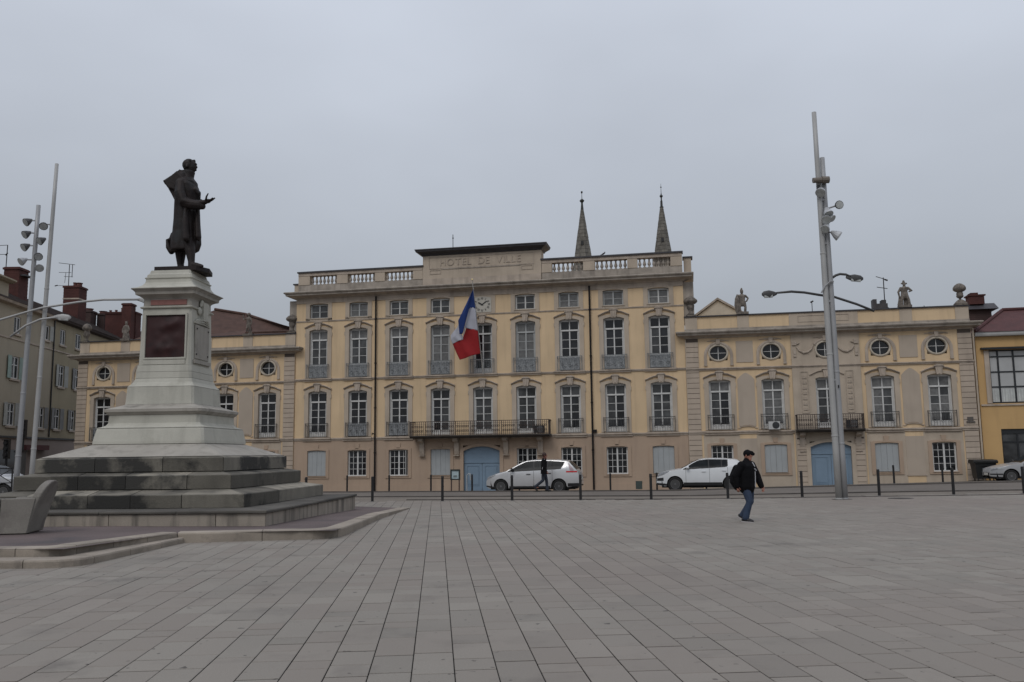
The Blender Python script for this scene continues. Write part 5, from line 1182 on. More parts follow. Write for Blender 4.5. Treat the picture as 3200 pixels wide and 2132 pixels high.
# notice board
X, Y, _ = FW(-3.10, 1.5, 0); t = thing('notice_board', 'green glazed notice board on two brown legs beside the blue gate', 'notice board', (X, Y, g(X, Y)-.02), -YAW)
GRB = mat('dark_green_paint', (0.018, 0.026, 0.022), 0.5)
b = MB(); frame(b, -.28, .28, .66, 1.26, .07, -.05, .05); b.build('frame', GRB, t); MB().box(-.21, .21, .0, .02, .73, 1.19).build('notice', mat('pale_blue_poster', (0.36, 0.46, 0.48), .6, var=.15, scale=9), t)
MB().box(-.11, .10, -.006, -.001, .80, .93).build('poster_picture', mat('poster_picture', (0.16, 0.20, 0.20), .6, var=.3, scale=20), t)
for s in (-.26, .20): MB().box(s, s+.06, -.03, .03, 0, .66).build('leg', mat('brown_leg', (.06, .035, .03), .7), t)
# wheelie bin
X, Y, _ = FW(24.85, 1.1, 0); t = thing('wheelie_bin', 'large black four-wheeled bin against the corner of the right-hand wing', 'bin', (X, Y, g(X, Y)), -YAW)
BIN = mat('black_bin_plastic', (0.012, 0.013, 0.013), 0.5, var=.2)
MB().rings([[(-.42, -.36, .12), (.42, -.36, .12), (.42, .36, .12), (-.42, .36, .12)], [(-.50, -.44, .92), (.50, -.44, .92), (.50, .44, .92), (-.50, .44, .92)]]).build('body', BIN, t)
b = MB(); b.profx([(-.50, .90), (-.52, 1.0), (-.40, 1.07), (.40, 1.10), (.50, 1.02), (.50, .90)], -.57, .57); b.build('lid', BIN, t)
for x in (-.36, .36):
    for y in (-.30, .30): MB().rings([[(x+dx, y+.06*cos(2*pi*k/10), .07+.06*sin(2*pi*k/10)) for k in range(10)] for dx in (-.02, .02)]).build('wheel', BLACK, t)
for y in (-.47,): MB().tube([(-.3, y-.02, .80), (.3, y-.02, .80)], .018, n=6).build('handle', BIN, t)

# ================= light masts =================
GALV = mat('galvanised_mast', (0.30, 0.305, 0.31), 0.5, metal=0.2, var=0.08, scale=1.5, fine=0.04)
GALV2 = mat('pale_grey_mast', (0.345, 0.345, 0.335), 0.5, metal=0.1, var=0.07, scale=1.5, fine=0.04)
LAMPD = mat('dark_lamp_body', (0.05, 0.05, 0.05), 0.5); LENS = mat('floodlight_lens', (0.42, 0.44, 0.43), 0.15, var=.2, scale=10); LAMPP = mat('pale_floodlight_body', (0.42, 0.43, 0.44), 0.4, metal=.3)
def pole(p, q, r0, r1, parent, m=GALV):
    b = MB(); P = Vector(p); Q = Vector(q); pts = [P.lerp(Q, i/8) for i in range(9)]
    b.tube(pts, [r0+(r1-r0)*i/8 for i in range(9)], n=14); o = b.build('pole', m, parent, smooth=True)
    o.data.polygons[-1].use_smooth = False
    for f in (.0, .155, .36, .62):
        c = P.lerp(Q, f); r = r0+(r1-r0)*f; MB().lathe([(r+.004, c.z), (r+.012, c.z+.01), (r+.012, c.z+.05), (r+.004, c.z+.06)], (c.x, c.y), 12).build('pole_collar', m, parent)
    return o
def flood(parent, c, d, m=LAMPD, s=1.0, arm=None):
    d = Vector(d).normalized(); c = Vector(c); b = MB()
    b.tube([c-d*.20*s, c-d*.12*s, c, c+d*.12*s, c+d*.15*s], [.05*s, .09*s, .15*s, .19*s, .19*s], n=12); o = b.build('floodlight', m, parent)
    MB().tube([c+d*.151*s, c+d*.16*s], .165*s, n=12).build('lens', LENS, o)
    if arm is not None: MB().tube([Vector(arm), c-d*.12*s], .03, n=6).build('bracket', GALV, o)
GZ = g(11.1, 31)
m1 = thing('light_mast', 'double grey light mast with clustered floodlights, right of the man in the cap', 'light mast', (11.0, 31.0, GZ))
def M(x, z, y=0): return (x-11.0, y, z-GZ)
pole(M(11.20, GZ), M(11.11, 13.97), .112, .082, m1, GALV2); pole(M(11.42, GZ, .06), M(11.33, 12.27, .06), .115, .088, m1, GALV)
MB().box(M(11.2, 0)[0]-.18, M(11.2, 0)[0]+.40, -.16, .20, -.02, .015).build('base_plate', KERBD, m1)
for z in (4.1, 6.9, 9.0, 10.6): MB().box(.08, .36, -.02, .06, z, z+.07).build('tie_bar', GALV, m1)
MB().tube([M(10.88, 11.36, -.15), M(11.20, 11.38, -.15)], .10, n=10).tube([M(11.20, 11.38, -.15), M(11.45, 11.38, -.15)], .13, n=10).build('camera_housing', mat('taupe_housing', (.14, .12, .10), .6), m1)
MB().box(.02, .12, -.16, -.06, 10.85-GZ, 11.2-GZ).build('bracket_box', BLACK, m1)
flood(m1, M(11.12, 10.95, -.22), (-.4, -.6, -.7), LAMPP, .95); flood(m1, M(11.74, 10.45, -.1), (.1, -1, -.15), LAMPD, .82, arm=M(11.36, 10.35))
flood(m1, M(11.30, 10.18, -.25), (.1, -.5, -.9), LAMPP, .9); flood(m1, M(11.25, 9.93, -.24), (-.3, -.7, -.6), LAMPP, .9); flood(m1, M(11.42, 9.98, -.2), (.5, -.6, -.6), LAMPP, .7)
flood(m1, M(11.22, 9.60, -.24), (-.5, -.5, -.6), LAMPP, .85); flood(m1, M(11.56, 9.36, -.2), (.75, -.25, -.6), LAMPP, .95, arm=M(11.36, 9.5))
def lamp_arm(parent, pts, head, hd, col=LAMPD, r=.045, hl=.55):
    P = [Vector(p) for p in pts]; a = MB().tube(P, [r]*(len(P)-1)+[r*.8], n=8).build('lamp_arm', col, parent, smooth=True)
    h = Vector(head); d = Vector(hd).normalized()*hl; b = MB()
    b.tube([h-d*.5, h-d*.3, h, h+d*.35, h+d*.5], [.04, .09, .135, .11, .04], n=14, ell=.30, ref=(0, 1, 0)); o = b.build('lamp_head', col, a, smooth=True)
    MB().tube([h-d*.2-Vector((0, 0, .045)), h+d*.35-Vector((0, 0, .045))], [.09, .09], n=10, ell=.35).build('lens', LENS, o)
lamp_arm(m1, [M(12.95, 6.66, .3), M(12.31, 6.90, .2), M(11.51, 7.17, .18), M(11.0, 7.24, .16), M(10.4, 7.31, 0), M(9.91, 7.33, -.1), M(9.35, 7.27, -.2)], M(9.08, 7.225, -.25), (-1, -.1, -.06))
lamp_arm(m1, [M(11.42, 7.82, .1), M(11.58, 7.93, .1), M(11.74, 7.98, .1), M(11.95, 7.96, .1), M(12.12, 7.88, .1)], M(12.25, 7.83, .1), (1, 0, -.1), hl=.62)
MB().tube([M(10.98, 7.28, -.06), M(11.12, 7.52, -.1), M(11.3, 7.68, -.12), M(11.42, 7.68, -.1)], .03, n=6).build('stay', GALV, m1)
MB().box(M(11.385, 0)[0]-.02, M(11.385, 0)[0]+.02, -.10, -.07, 3.9-GZ, 4.0-GZ).build('inspection_hatch', BLACK, m1)
# left-hand pair
m2 = thing('light_mast', 'pair of grey light masts with eight floodlights behind the left end of the monument steps', 'light mast', (-19.4, 35.5, 0))
def M2(x, z, y=0): return (x+19.4, y, z)
pole(M2(-19.73, 0), M2(-19.45, 12.17), .11, .083, m2, GALV); pole(M2(-19.14, 0), M2(-18.79, 13.93), .10, .072, m2, GALV2)
MB().box(-.55, .5, -.25, .25, -.02, .03).build('base_plate', GALV, m2)
for x, z, dx in ((-19.77, 11.46, -1), (-19.79, 10.94, -1), (-19.80, 10.41, -1), (-19.88, 9.82, -1), (-19.12, 11.29, .6), (-19.17, 10.66, -1), (-19.27, 10.02, .8), (-19.20, 9.55, .8)):
    side = -19.46 if x < -19.4 else (-19.46 if z < 11 else -18.86)
    flood(m2, M2(x, z, -.12), (dx*.45, -.7, -.55), LAMPD if z > 9.9 else LAMPP, .9, arm=M2(side, z+.05))
lamp_arm(m2, [M2(-15.0, 8.12, -.3), M2(-16.44, 8.13, -.3), M2(-17.48, 8.05, -.25), M2(-18.98, 7.84, -.2), M2(-19.61, 7.67, -.2), M2(-20.9, 7.28, -.25), M2(-22.2, 6.82, -.3)], M2(-14.7, 8.10, -.3), (1, 0, -.05), GALV2, .045, .8)
lamp_arm(m2, [M2(-20.12, 6.67, -.3), M2(-19.57, 7.11, -.25), M2(-19.01, 7.37, -.2), M2(-18.5, 7.44, -.2), M2(-18.3, 7.45, -.2)], M2(-18.12, 7.45, -.2), (1, 0, -.08), GALV2, .045, .70)

# ================= street things at far left =================
def signal(x, y, z0, zt, label):
    t = thing('traffic_light', label, 'traffic light', (x, y, g(x, y)))
    MB().tube([(0, 0, 0), (0, 0, zt)], .06, n=8).build('post', BLACK, t)
    MB().box(-.13, .13, -.12, .12, zt-1.05, zt).box(-.16, .16, -.25, -.10, zt-.06, zt-.02).build('signal_head', BLACK, t)
    for k in range(3): MB().tube([(0, -.12, zt-.2-.32*k), (0, -.24, zt-.2-.32*k)], .10, n=10).build('visor', BLACK, t)
signal(-27.5, 50, 0, 4.1, 'black traffic light between the two left-hand masts')
signal(-27.25, 48, 0, 2.9, 'lower black traffic light at the left edge, above the silver car roof')
t = thing('advertising_pillar', 'dark street cabinet beside the traffic lights at the far left', 'street cabinet', (-26.5, 48, g(-26.5, 48)))
MB().box(-.2, .2, -.2, .2, 0, 2.2).build('cabinet', LAMPD, t); MB().box(-.24, .24, -.24, .24, 2.2, 2.28).build('top', BLACK, t)
t = thing('cross_barrier', 'black iron railing with diagonal crosses at the left edge, in front of the silver car', 'railing', (-17.25, 30, .0))
for x in (-2.4, -1.2, 0, .45): MB().box(x-.02, x+.02, -.02, .02, 0, 1.52).build('post', BLACK, t)
MB().box(-2.4, .45, -.02, .02, 1.46, 1.50).build('rail', BLACK, t); MB().box(-2.4, .45, -.02, .02, .98, 1.01).build('rail', BLACK, t)
for a, c in ((-2.4, -1.2), (-1.2, -.35), (-.35, .43)): MB().tube([(a, 0, 1.0), (c, 0, 1.47)], .016, n=5).build('diagonal_bar', BLACK, t); MB().tube([(a, .03, 1.47), (c, .03, 1.0)], .016, n=5).build('diagonal_bar', BLACK, t)

# ================= stone armchair =================
CH = mat('grey_granite_seat', (0.195, 0.182, 0.160), 0.85, var=0.14, scale=2, fine=0.12, bump=0.3, bscale=60, blotch=((0.115, 0.095, 0.09), 1.2, .52, .2))
ch = thing('stone_armchair', 'grey concrete armchair with a rounded leaning back, on the platform at the left edge', 'armchair', (-10.0, 18.6, .21), radians(10))
def bevel(o, w=.02, s=2):
    m = o.modifiers.new('b', 'BEVEL'); m.width = w; m.segments = s; m.limit_method = 'ANGLE'; return o
bevel(MB().prism([(-.57, .03), (-.04, .03), (.10, .74), (-.55, .74)], -.05, .17).build('armrest', CH, ch), .012)
bevel(MB().prism([(-.57, .03), (-.04, .03), (.10, .74), (-.55, .74)], .75, .97).build('armrest', CH, ch), .012)
bevel(MB().box(-.95, -.05, .175, .745, .04, .42).build('seat', CH, ch), .012)
bevel(MB().box(-.98, -.58, -.03, .95, .43, .58).build('seat_slab', CH, ch), .012) if 0 else None
# back: rounded slab, leaning
b = MB(); rs = []
def backpt(y, h): return h
outl = [(-.02, .02), (-.02, .62)]
n = 18; front, back = [], []
W0 = .485
pts = [(-W0, .02)] + [(-W0, .6)] + [(-W0*cos(pi*k/n)*1.0, .66+.44*sin(pi*k/n)**.8) for k in range(n+1)] + [(W0, .6), (W0, .02)]
for s_, off in ((0, -.17), (1, .0)):
    ring = [(off-.05+.33*max(z, 0)**1.25, .46+y, z) for y, z in pts]; rs.append(ring)
b.rings(rs); bevel(b.build('backrest', CH, ch), .035, 3)
bevel(MB().box(-1.62, -.58, -.02, .20, .03, .74).build('armrest_front', CH, ch), .012); bevel(MB().box(-1.70, -.60, -.06, .98, .42, .56).build('seat_slab', CH, ch), .012)
MB().box(-1.5, -.1, .02, .9, .0, .03).build('foot', BLACK, ch)
# ================= CARS =================
RUB = mat('tyre_rubber', (0.012, 0.012, 0.012), 0.85, var=.2); RIM = mat('alloy_rim', (0.17, 0.17, 0.17), 0.4, metal=.6, var=.15); ARCH = mat('wheel_arch_black', (0.006, 0.006, 0.006), 0.9)
PLAS = mat('black_trim_plastic', (0.015, 0.015, 0.016), 0.6); CGL = mat('car_glass', (0.012, 0.015, 0.017), 0.12, var=.4, scale=3, spec=.08)
HL = mat('headlight', (0.25, 0.26, 0.27), 0.1, var=.3, scale=12); TL = mat('red_tail_light', (0.50, 0.03, 0.03), 0.25); TL2 = mat('clear_tail_light', (0.38, 0.30, 0.31), 0.2, var=.2, scale=10)
def interp(P, x):
    if x <= P[0][0]: return P[0][1]
    for (a, b), (c, d) in zip(P, P[1:]):
        if x <= c: return b+(d-b)*(x-a)/(c-a) if c > a else d
    return P[-1][1]
def wheel(t, x, y, r, side, rimm=RIM):
    # axle along y; side=-1 near side
    def L(pr, n=28): return [[(x+rr*cos(2*pi*k/n), y+side*o, r+rr*sin(2*pi*k/n)) for k in range(n)] for rr, o in pr]
    ty = MB().rings(L([(r*.66, .085), (r*.70, .10), (r*.93, .105), (r*.99, .08), (r, .0), (r*.99, -.08), (r*.93, -.10)])).build('tyre', RUB, t, smooth=False)
    w = ty
    rb_ = MB().rings(L([(r*.66, .095), (r*.64, .06), (r*.60, .05), (.02, .05)], 24)); rim = rb_.build('rim', LAMPD, t)
    b = MB()
    for k in range(7):
        a = 2*pi*k/7; wv = .030
        dx, dz = cos(a), sin(a); px, pz = -dz, dx
        p0, p1 = r*.12, r*.64
        b.add([(x+dx*p0+px*wv, y+side*.085, r+dz*p0+pz*wv), (x+dx*p0-px*wv, y+side*.085, r+dz*p0-pz*wv), (x+dx*p1-px*wv*1.4, y+side*.09, r+dz*p1-pz*wv*1.4), (x+dx*p1+px*wv*1.4, y+side*.09, r+dz*p1+pz*wv*1.4)], [(0, 1, 2, 3)])
    b.rings(L([(r*.66, .09), (r*.66, .10), (r*.60, .098), (r*.59, .08)])); b.rings(L([(r*.17, .08), (r*.15, .10), (.01, .102)], 12)); b.build('spokes', rimm, t)
def car(label, cat, loc, rz, paint, spec, name='parked_car'):
    t = thing(name, label, cat, loc, rz, 'cars parked round the square')
    Lc, W, top, belt_, wf, wr, r, ar = spec['L'], spec['W'], spec['top'], spec['belt'], spec['wf'], spec['wr'], spec['r'], spec['arch']
    sill = .24; hw = W/2
    def half(x, z):
        f = 1-.34*max(0, 1-x/.95)**2.2-.16*max(0, 1-(Lc-x)/.7)**2.2
        y = hw*f; zb = interp(belt_, x)
        if z > zb: y -= (z-zb)*.34
        y -= .05*((z-.68)/.45)**2 if z < .68 else .02*((z-.68)/.4)**2 if z < zb+.05 else .02*((zb+.05-.68)/.4)**2
        return y
    def zlow(x):
        z = interp(spec['low'], x)
        for wx in (wf, wr):
            if abs(x-wx) < ar: z = max(z, r+sqrt(ar*ar-(x-wx)**2)-.0)
        return z
    xs_ = set([Lc*i/56 for i in range(57)] + [p[0] for p in top])
    for wx in (wf, wr):
        for k in range(17): xs_.add(round(wx-ar*.9999*cos(pi*k/16), 5))
    xs_ = sorted(x for x in xs_ if 0 <= x <= Lc)
    NZ, NY = 12, 6; rs = []
    for x in xs_:
        zl = zlow(x); zt = interp(top, x); zs = zt-.045
        zl = min(zl, zs-.01); ring = []
        for s in (-1, 1):
            col = []
            for k in range(NZ+1):
                z = zl+(zs-zl)*k/NZ; col.append((x, s*half(x, z), z))
            ring += col if s < 0 else []
            if s < 0:
                yt = half(x, zs)
                for k in range(1, NY*2): 
                    f = -1+k/NY; ring.append((x, yt*f*(1-.0), zs+.045*(1-abs(f)**3)))
            else: ring += list(reversed(col))
        rs.append(ring)
    b = MB(); b.rings(rs, cap=False, close=False); n = len(rs[0]); V = len(b.v)
    b.f.append(tuple(range(n))); b.f.append(tuple(range(V-1, V-n-1, -1)))
    body = b.build('body', paint, t); smooth_angle(body, 32)
    MB().box(.25, Lc-.25, -hw+.16, hw-.16, .17, min(.62, r*2)).build('underbody', ARCH, t)
    def patch(name, x0, x1, zb, zt, m, off=.006, nx=16, nz=5, both=True):
        for s in (-1, 1):
            b = MB()
            for i in range(nx+1):
                x = x0+(x1-x0)*i/nx; a, c = interp(zb, x), interp(zt, x)
                for k in range(nz+1): z = a+(c-a)*k/nz; b.v.append((x, s*(half(x, z)+off), z))
            b.f = [(i*(nz+1)+k, (i+1)*(nz+1)+k, (i+1)*(nz+1)+k+1, i*(nz+1)+k+1) for i in range(nx) for k in range(nz)]
            b.build(name, m, t, smooth=True)
    for (x0, x1, zb, zt) in spec['glass']: patch('side_window', x0, x1, zb, zt, CGL)
    if spec.get('pillars'):
        x0, x1, zb, zt = spec['pillars']; patch('window_surround', x0, x1, zb, zt, PLAS, .003)
    def over(name, x0, x1, m, frac=.86, off=.008, nx=8):
        b = MB(); ny = 8
        for i in range(nx+1):
            x = x0+(x1-x0)*i/nx; zt = interp(top, x); yt = half(x, zt-.045)*frac
            for k in range(ny+1): f = -1+2*k/ny; b.v.append((x, yt*f, zt-.045+.045*(1-abs(f*frac)**3)+off))
        b.f = [(i*(ny+1)+k, (i+1)*(ny+1)+k, (i+1)*(ny+1)+k+1, i*(ny+1)+k+1) for i in range(nx) for k in range(ny)]
        return b.build(name, m, t, smooth=True)
    over('windscreen', *spec['ws'], CGL); over('rear_window', *spec['rw'], CGL)
    for (nm, x0, x1, zb, zt, m) in spec['lights']: patch(nm, x0, x1, zb, zt, m, .010, 8, 4)
    for (x0, x1, zb, zt) in spec['trim']: patch('lower_trim', x0, x1, zb, zt, PLAS, .008, 24, 2)
    for x in spec['seams']:
        zb_ = interp(belt_, x); patch('door_seam', x, x+.012, [(0, .30)], [(0, zb_-.02)], ARCH, .004, 1, 8)
    for x, z in spec['handles']:
        MB().box(x, x+.2, -half(x, z)-.035, -half(x, z)+.01, z-.015, z+.015).build('door_handle', spec.get('hm', paint), t); MB().box(x, x+.2, half(x, z)-.01, half(x, z)+.035, z-.015, z+.015).build('door_handle', spec.get('hm', paint), t)
    mxx, mz = spec['mirror']
    for s in (-1, 1):
        y = half(mxx, mz); b = MB(); rball(b, (mxx, s*(y+.13), mz+.05), .10, sx=.8, sy=1.15, sz=.8); b.tube([(mxx, s*(y-.02), mz-.02), (mxx, s*(y+.08), mz+.03)], .03, n=6); b.build('door_mirror', spec.get('mm', paint), t, smooth=True)
    for wx in (wf, wr):
        for s in (-1, 1):
            wheel(t, wx, s*(hw-.13), r, s, spec.get('rim', RIM))
            n = 20; bb_ = MB().rings([[(wx+(ar-.005)*cos(2*pi*k/n), s*yy, r+(ar-.005)*sin(2*pi*k/n)) for k in range(n)] for yy in (hw-.30, hw-.29)]); bb_.build('wheel_well', ARCH, t)
    z = interp(top, .02)
    fx = .0; b = MB(); b.box(-.012, .02, -.42, .42, .30, .46); b.build('grille', PLAS, t); MB().box(-.03, -.013, -.26, .26, .34, .45).build('number_plate', mat('plate', (.55, .55, .5), .5), t)
    MB().box(Lc-.01, Lc+.015, -.26, .26, .62, .73).build('number_plate', mat('plate', (.55, .55, .5), .5), t)
    return t
SILV = mat('silver_car_paint', (0.55, 0.555, 0.56), 0.25, metal=.3, var=.03, coat=.6); WHT = mat('white_car_paint', (0.62, 0.64, 0.65), 0.22, var=.03, coat=.6); SIL2 = mat('old_silver_paint', (0.40, 0.41, 0.42), 0.35, metal=.3, var=.05, coat=.3)
def place_car(X, Y, W): # X,Y = front end of the near flank
    u = X*cy_-(Y-52)*sy_; w = w_of(X, Y)-W/2; x, y, _ = FW(u, w, 0); return x, y
mpv = dict(L=4.62, W=1.84, r=.325, arch=.375, wf=.78, wr=3.62,
    top=[(0, .60), (.03, .66), (.16, .80), (.35, .90), (.62, .98), (1.02, 1.07), (1.25, 1.19), (1.55, 1.36), (1.80, 1.49), (2.02, 1.565), (2.4, 1.60), (3.0, 1.605), (3.6, 1.585), (3.98, 1.55), (4.10, 1.51), (4.30, 1.30), (4.48, 1.10), (4.56, .95), (4.60, .7), (4.62, .45)],
    low=[(0, .30), (.12, .22), (.4, .20), (1.2, .24), (3.2, .24), (4.1, .28), (4.5, .32), (4.62, .38)],
    belt=[(0, .7), (.8, .95), (1.1, 1.02), (2.6, 1.08), (3.75, 1.15), (4.3, 1.2), (4.62, 1.1)],
    glass=[(1.22, 2.36, [(1.1, 1.03), (2.6, 1.09)], [(1.22, 1.06), (1.6, 1.28), (2.02, 1.475), (2.2, 1.50), (2.4, 1.51)]), (2.44, 3.06, [(2.4, 1.09), (3.1, 1.12)], [(2.4, 1.51), (3.1, 1.515)]), (3.11, 3.84, [(3.1, 1.12), (3.72, 1.16), (3.84, 1.40)], [(3.1, 1.515), (3.84, 1.46)])],
    pillars=(1.10, 3.90, [(1.1, 1.01), (3.72, 1.13), (3.90, 1.42)], [(1.10, 1.03), (1.22, 1.09), (1.6, 1.30), (2.02, 1.495), (2.4, 1.53), (3.1, 1.53), (3.90, 1.47)]),
    ws=(1.08, 1.98), rw=(4.11, 4.46),
    lights=[('headlight', .05, .50, [(0, .64), (.25, .72), (.50, .86)], [(0, .68), (.2, .82), (.5, .90)], HL), ('tail_light', 3.98, 4.50, [(3.9, .97)], [(3.9, 1.04)], TL), ('tail_light', 4.08, 4.34, [(4.08, 1.42), (4.16, 1.06)], [(4.08, 1.45), (4.34, 1.10)], TL2)],
    trim=[(.0, .55, [(0, .30), (.4, .22)], [(0, .36), (.5, .30)]), (1.2, 3.2, [(1.2, .24)], [(1.2, .33)]), (4.05, 4.60, [(4, .30)], [(4, .46)])],
    seams=[1.28, 2.40, 3.30], handles=[(2.05, .90), (3.05, .94)], mirror=(1.36, 1.07), mm=PLAS, hm=PLAS)
X, Y = place_car(-1.40, 43.6, 1.84); car('silver-white people carrier parked before the blue gate, a pedestrian passing it', 'car', (X, Y, g(X+2, Y)-.03), -YAW, SILV, mpv)
suv = dict(L=4.44, W=1.85, r=.345, arch=.40, wf=.90, wr=3.55,
    top=[(0, .62), (.04, .74), (.14, .86), (.4, .96), (.80, 1.05), (1.18, 1.10), (1.45, 1.24), (1.75, 1.41), (2.0, 1.52), (2.3, 1.585), (2.7, 1.60), (3.2, 1.59), (3.75, 1.545), (3.92, 1.51), (4.05, 1.42), (4.25, 1.18), (4.36, 1.05), (4.42, .8), (4.44, .5)],
    low=[(0, .34), (.15, .26), (.5, .24), (1.3, .27), (3.1, .27), (4.0, .30), (4.44, .40)],
    belt=[(0, .75), (.8, 1.0), (1.25, 1.06), (2.6, 1.11), (3.5, 1.16), (4.2, 1.2), (4.44, 1.1)],
    glass=[(1.42, 2.50, [(1.3, 1.06), (2.6, 1.12)], [(1.42, 1.10), (1.75, 1.31), (2.05, 1.46), (2.5, 1.51)]), (2.56, 3.12, [(2.5, 1.12), (3.2, 1.15)], [(2.5, 1.51), (3.2, 1.505)]), (3.16, 3.40, [(3.1, 1.15), (3.4, 1.17)], [(3.1, 1.505), (3.40, 1.49)])],
    pillars=(1.30, 3.44, [(1.3, 1.04), (3.38, 1.15), (3.44, 1.2)], [(1.30, 1.07), (1.42, 1.13), (1.75, 1.34), (2.05, 1.485), (2.5, 1.535), (3.44, 1.515)]),
    ws=(1.22, 2.05), rw=(3.96, 4.26),
    lights=[('headlight', .06, .62, [(0, .68), (.35, .80), (.62, .95)], [(0, .78), (.2, .90), (.62, .99)], HL), ('tail_light', 3.95, 4.40, [(3.9, 1.0)], [(3.9, 1.16)], TL)],
    trim=[(.02, .34, [(0, .50), (.2, .50)], [(0, .62), (.34, .66)]), (.0, .52, [(0, .30), (.5, .26)], [(0, .40), (.5, .36)]), (1.31, 3.14, [(1.2, .27)], [(1.2, .42)]), (3.96, 4.42, [(4, .34)], [(4, .52)])],
    seams=[1.42, 2.55, 3.42], handles=[(2.18, .94), (3.15, .98)], mirror=(1.52, 1.09), rim=mat('dull_alloy', (.13, .13, .13), .4, metal=.6))
X, Y = place_car(7.0, 44.0, 1.85); car('white crossover parked right of the carrier, its tail behind the man in the cap', 'car', (X, Y, g(X+2, Y)-.03), -YAW, WHT, suv)
sal = dict(L=4.55, W=1.76, r=.30, arch=.36, wf=.86, wr=3.5,
    top=[(0, .50), (.03, .60), (.10, .70), (.5, .80), (1.0, .89), (1.3, .93), (1.6, 1.09), (1.95, 1.29), (2.15, 1.36), (2.6, 1.39), (3.0, 1.37), (3.3, 1.30), (3.7, 1.08), (3.85, 1.02), (4.4, .99), (4.52, .9), (4.55, .5)],
    low=[(0, .30), (.3, .2), (1.3, .22), (3.0, .22), (4.1, .26), (4.55, .36)],
    belt=[(0, .6), (1.2, .90), (2.5, .95), (3.6, .98), (4.55, .95)],
    glass=[(1.5, 2.3, [(1.4, .92), (2.4, .95)], [(1.5, .96), (1.95, 1.22), (2.3, 1.29)]), (2.36, 3.3, [(2.3, .95), (3.3, .98)], [(2.3, 1.29), (3.0, 1.28), (3.3, 1.16)])],
    ws=(1.34, 2.05), rw=(3.28, 3.7),
    lights=[('headlight', .03, .30, [(0, .54), (.3, .62)], [(0, .64), (.3, .70)], HL), ('indicator', .32, .52, [(0, .64)], [(0, .70)], LENS), ('tail_light', 4.3, 4.52, [(4.2, .7)], [(4.2, .88)], TL)],
    trim=[(.0, .50, [(0, .36)], [(0, .42)]), (.0, .50, [(0, .24), (.5, .2)], [(0, .29), (.5, .26)]), (1.2, 3.1, [(1.2, .22)], [(1.2, .30)])],
    seams=[1.4, 2.35, 3.2], handles=[(2.0, .80), (3.0, .83)], mirror=(1.55, .94), mm=PLAS)
X, Y = place_car(22.95, 43.0, 1.76); car('old silver saloon cut off by the right edge, beside the black bin', 'car', (X, Y, g(X+1, Y)-.06), -YAW, SIL2, sal)
hat = dict(mpv); x_, y_ = -25.1, 40.4
car('silver car behind the cross railing at the left edge, only its roof and glass showing', 'car', (-21.75, 40.5, .05), radians(176), SIL2, hat)

# ================= PEOPLE =================
SKIN = mat('skin', (0.30, 0.135, 0.095), 0.6, var=.06); DSK = mat('darker_skin', (0.24, 0.10, 0.07), 0.6, var=.06)  # DSK is a darker skin colour for the second walker
JKT = mat('black_jacket', (0.0045, 0.0045, 0.0055), 0.85, spec=.15, var=.3, scale=6, bump=.5, bscale=12); JEAN = mat('blue_jeans', (0.024, 0.040, 0.075), 0.85, var=.25, scale=6, bump=.4, bscale=14, blotch=((.05, .08, .135), 4, .55, .25)); JEAN2 = mat('dark_jeans', (0.025, 0.032, 0.045), 0.85, var=.3, scale=6)
HAIR = mat('dark_brown_hair', (0.03, 0.012, 0.008), 0.7); SHOE = mat('dark_shoe', (0.012, 0.012, 0.014), 0.6); SOLE = mat('white_sole', (0.42, 0.40, 0.40), 0.7); WZ = mat('white_zip', (0.38, 0.38, 0.40), 0.6); BAG = mat('black_backpack', (0.004, 0.004, 0.005), 0.8, spec=.15, var=.3, bump=.4, bscale=10)
def hand(b, w, d, n_, s=1.0, thumb=1):
    w = Vector(w); d = Vector(d).normalized(); n_ = Vector(n_).normalized(); l = d.cross(n_)
    b.tube([w, w+d*.045*s, w+d*.09*s], [.028*s, .040*s, .040*s], n=8, ell=.5, ref=tuple(l), round_ends=True)
    for k, ln in enumerate((.062, .075, .070, .055)):
        o = l*((k-1.5)*.020*s); p = w+d*.085*s+o
        b.tube([p, p+d*ln*.55*s+n_*.010*s, p+d*ln*.8*s+n_*.035*s], [.0105*s, .010*s, .008*s], n=6, round_ends=True)
    b.tube([w+d*.03*s-l*.03*s*thumb, w+d*.06*s-l*.055*s*thumb+n_*.01, w+d*.095*s-l*.058*s*thumb+n_*.03], [.014*s, .012*s, .009*s], n=6, round_ends=True)
def head(b, c, tilt=0):
    c = Vector(c)
    rball(b, c, .092, sx=1.08, sy=.84, sz=1.22, n=14, m=10); b.tube([c+Vector((.03, 0, -.06)), c+Vector((.055, 0, -.105))], [.06, .045], n=10, round_ends=True)
    b.tube([c+Vector((.095, 0, .02)), c+Vector((.122, 0, -.025)), c+Vector((.10, 0, -.035))], [.010, .016, .014], n=6, round_ends=True)
    b.tube([c+Vector((.085, -.04, .03)), c+Vector((.098, 0, .033)), c+Vector((.085, .04, .03))], .011, n=6); b.tube([c+Vector((.088, -.025, -.065)), c+Vector((.102, 0, -.064)), c+Vector((.088, .025, -.065))], .009, n=6)
    for s in (-1, 1):
        b.tube([c+Vector((-.0, s*.082, .01)), c+Vector((-.005, s*.088, -.03))], [.016, .012], n=6, round_ends=True)
        rball(b, c+Vector((.088, s*.032, .008)), .012)
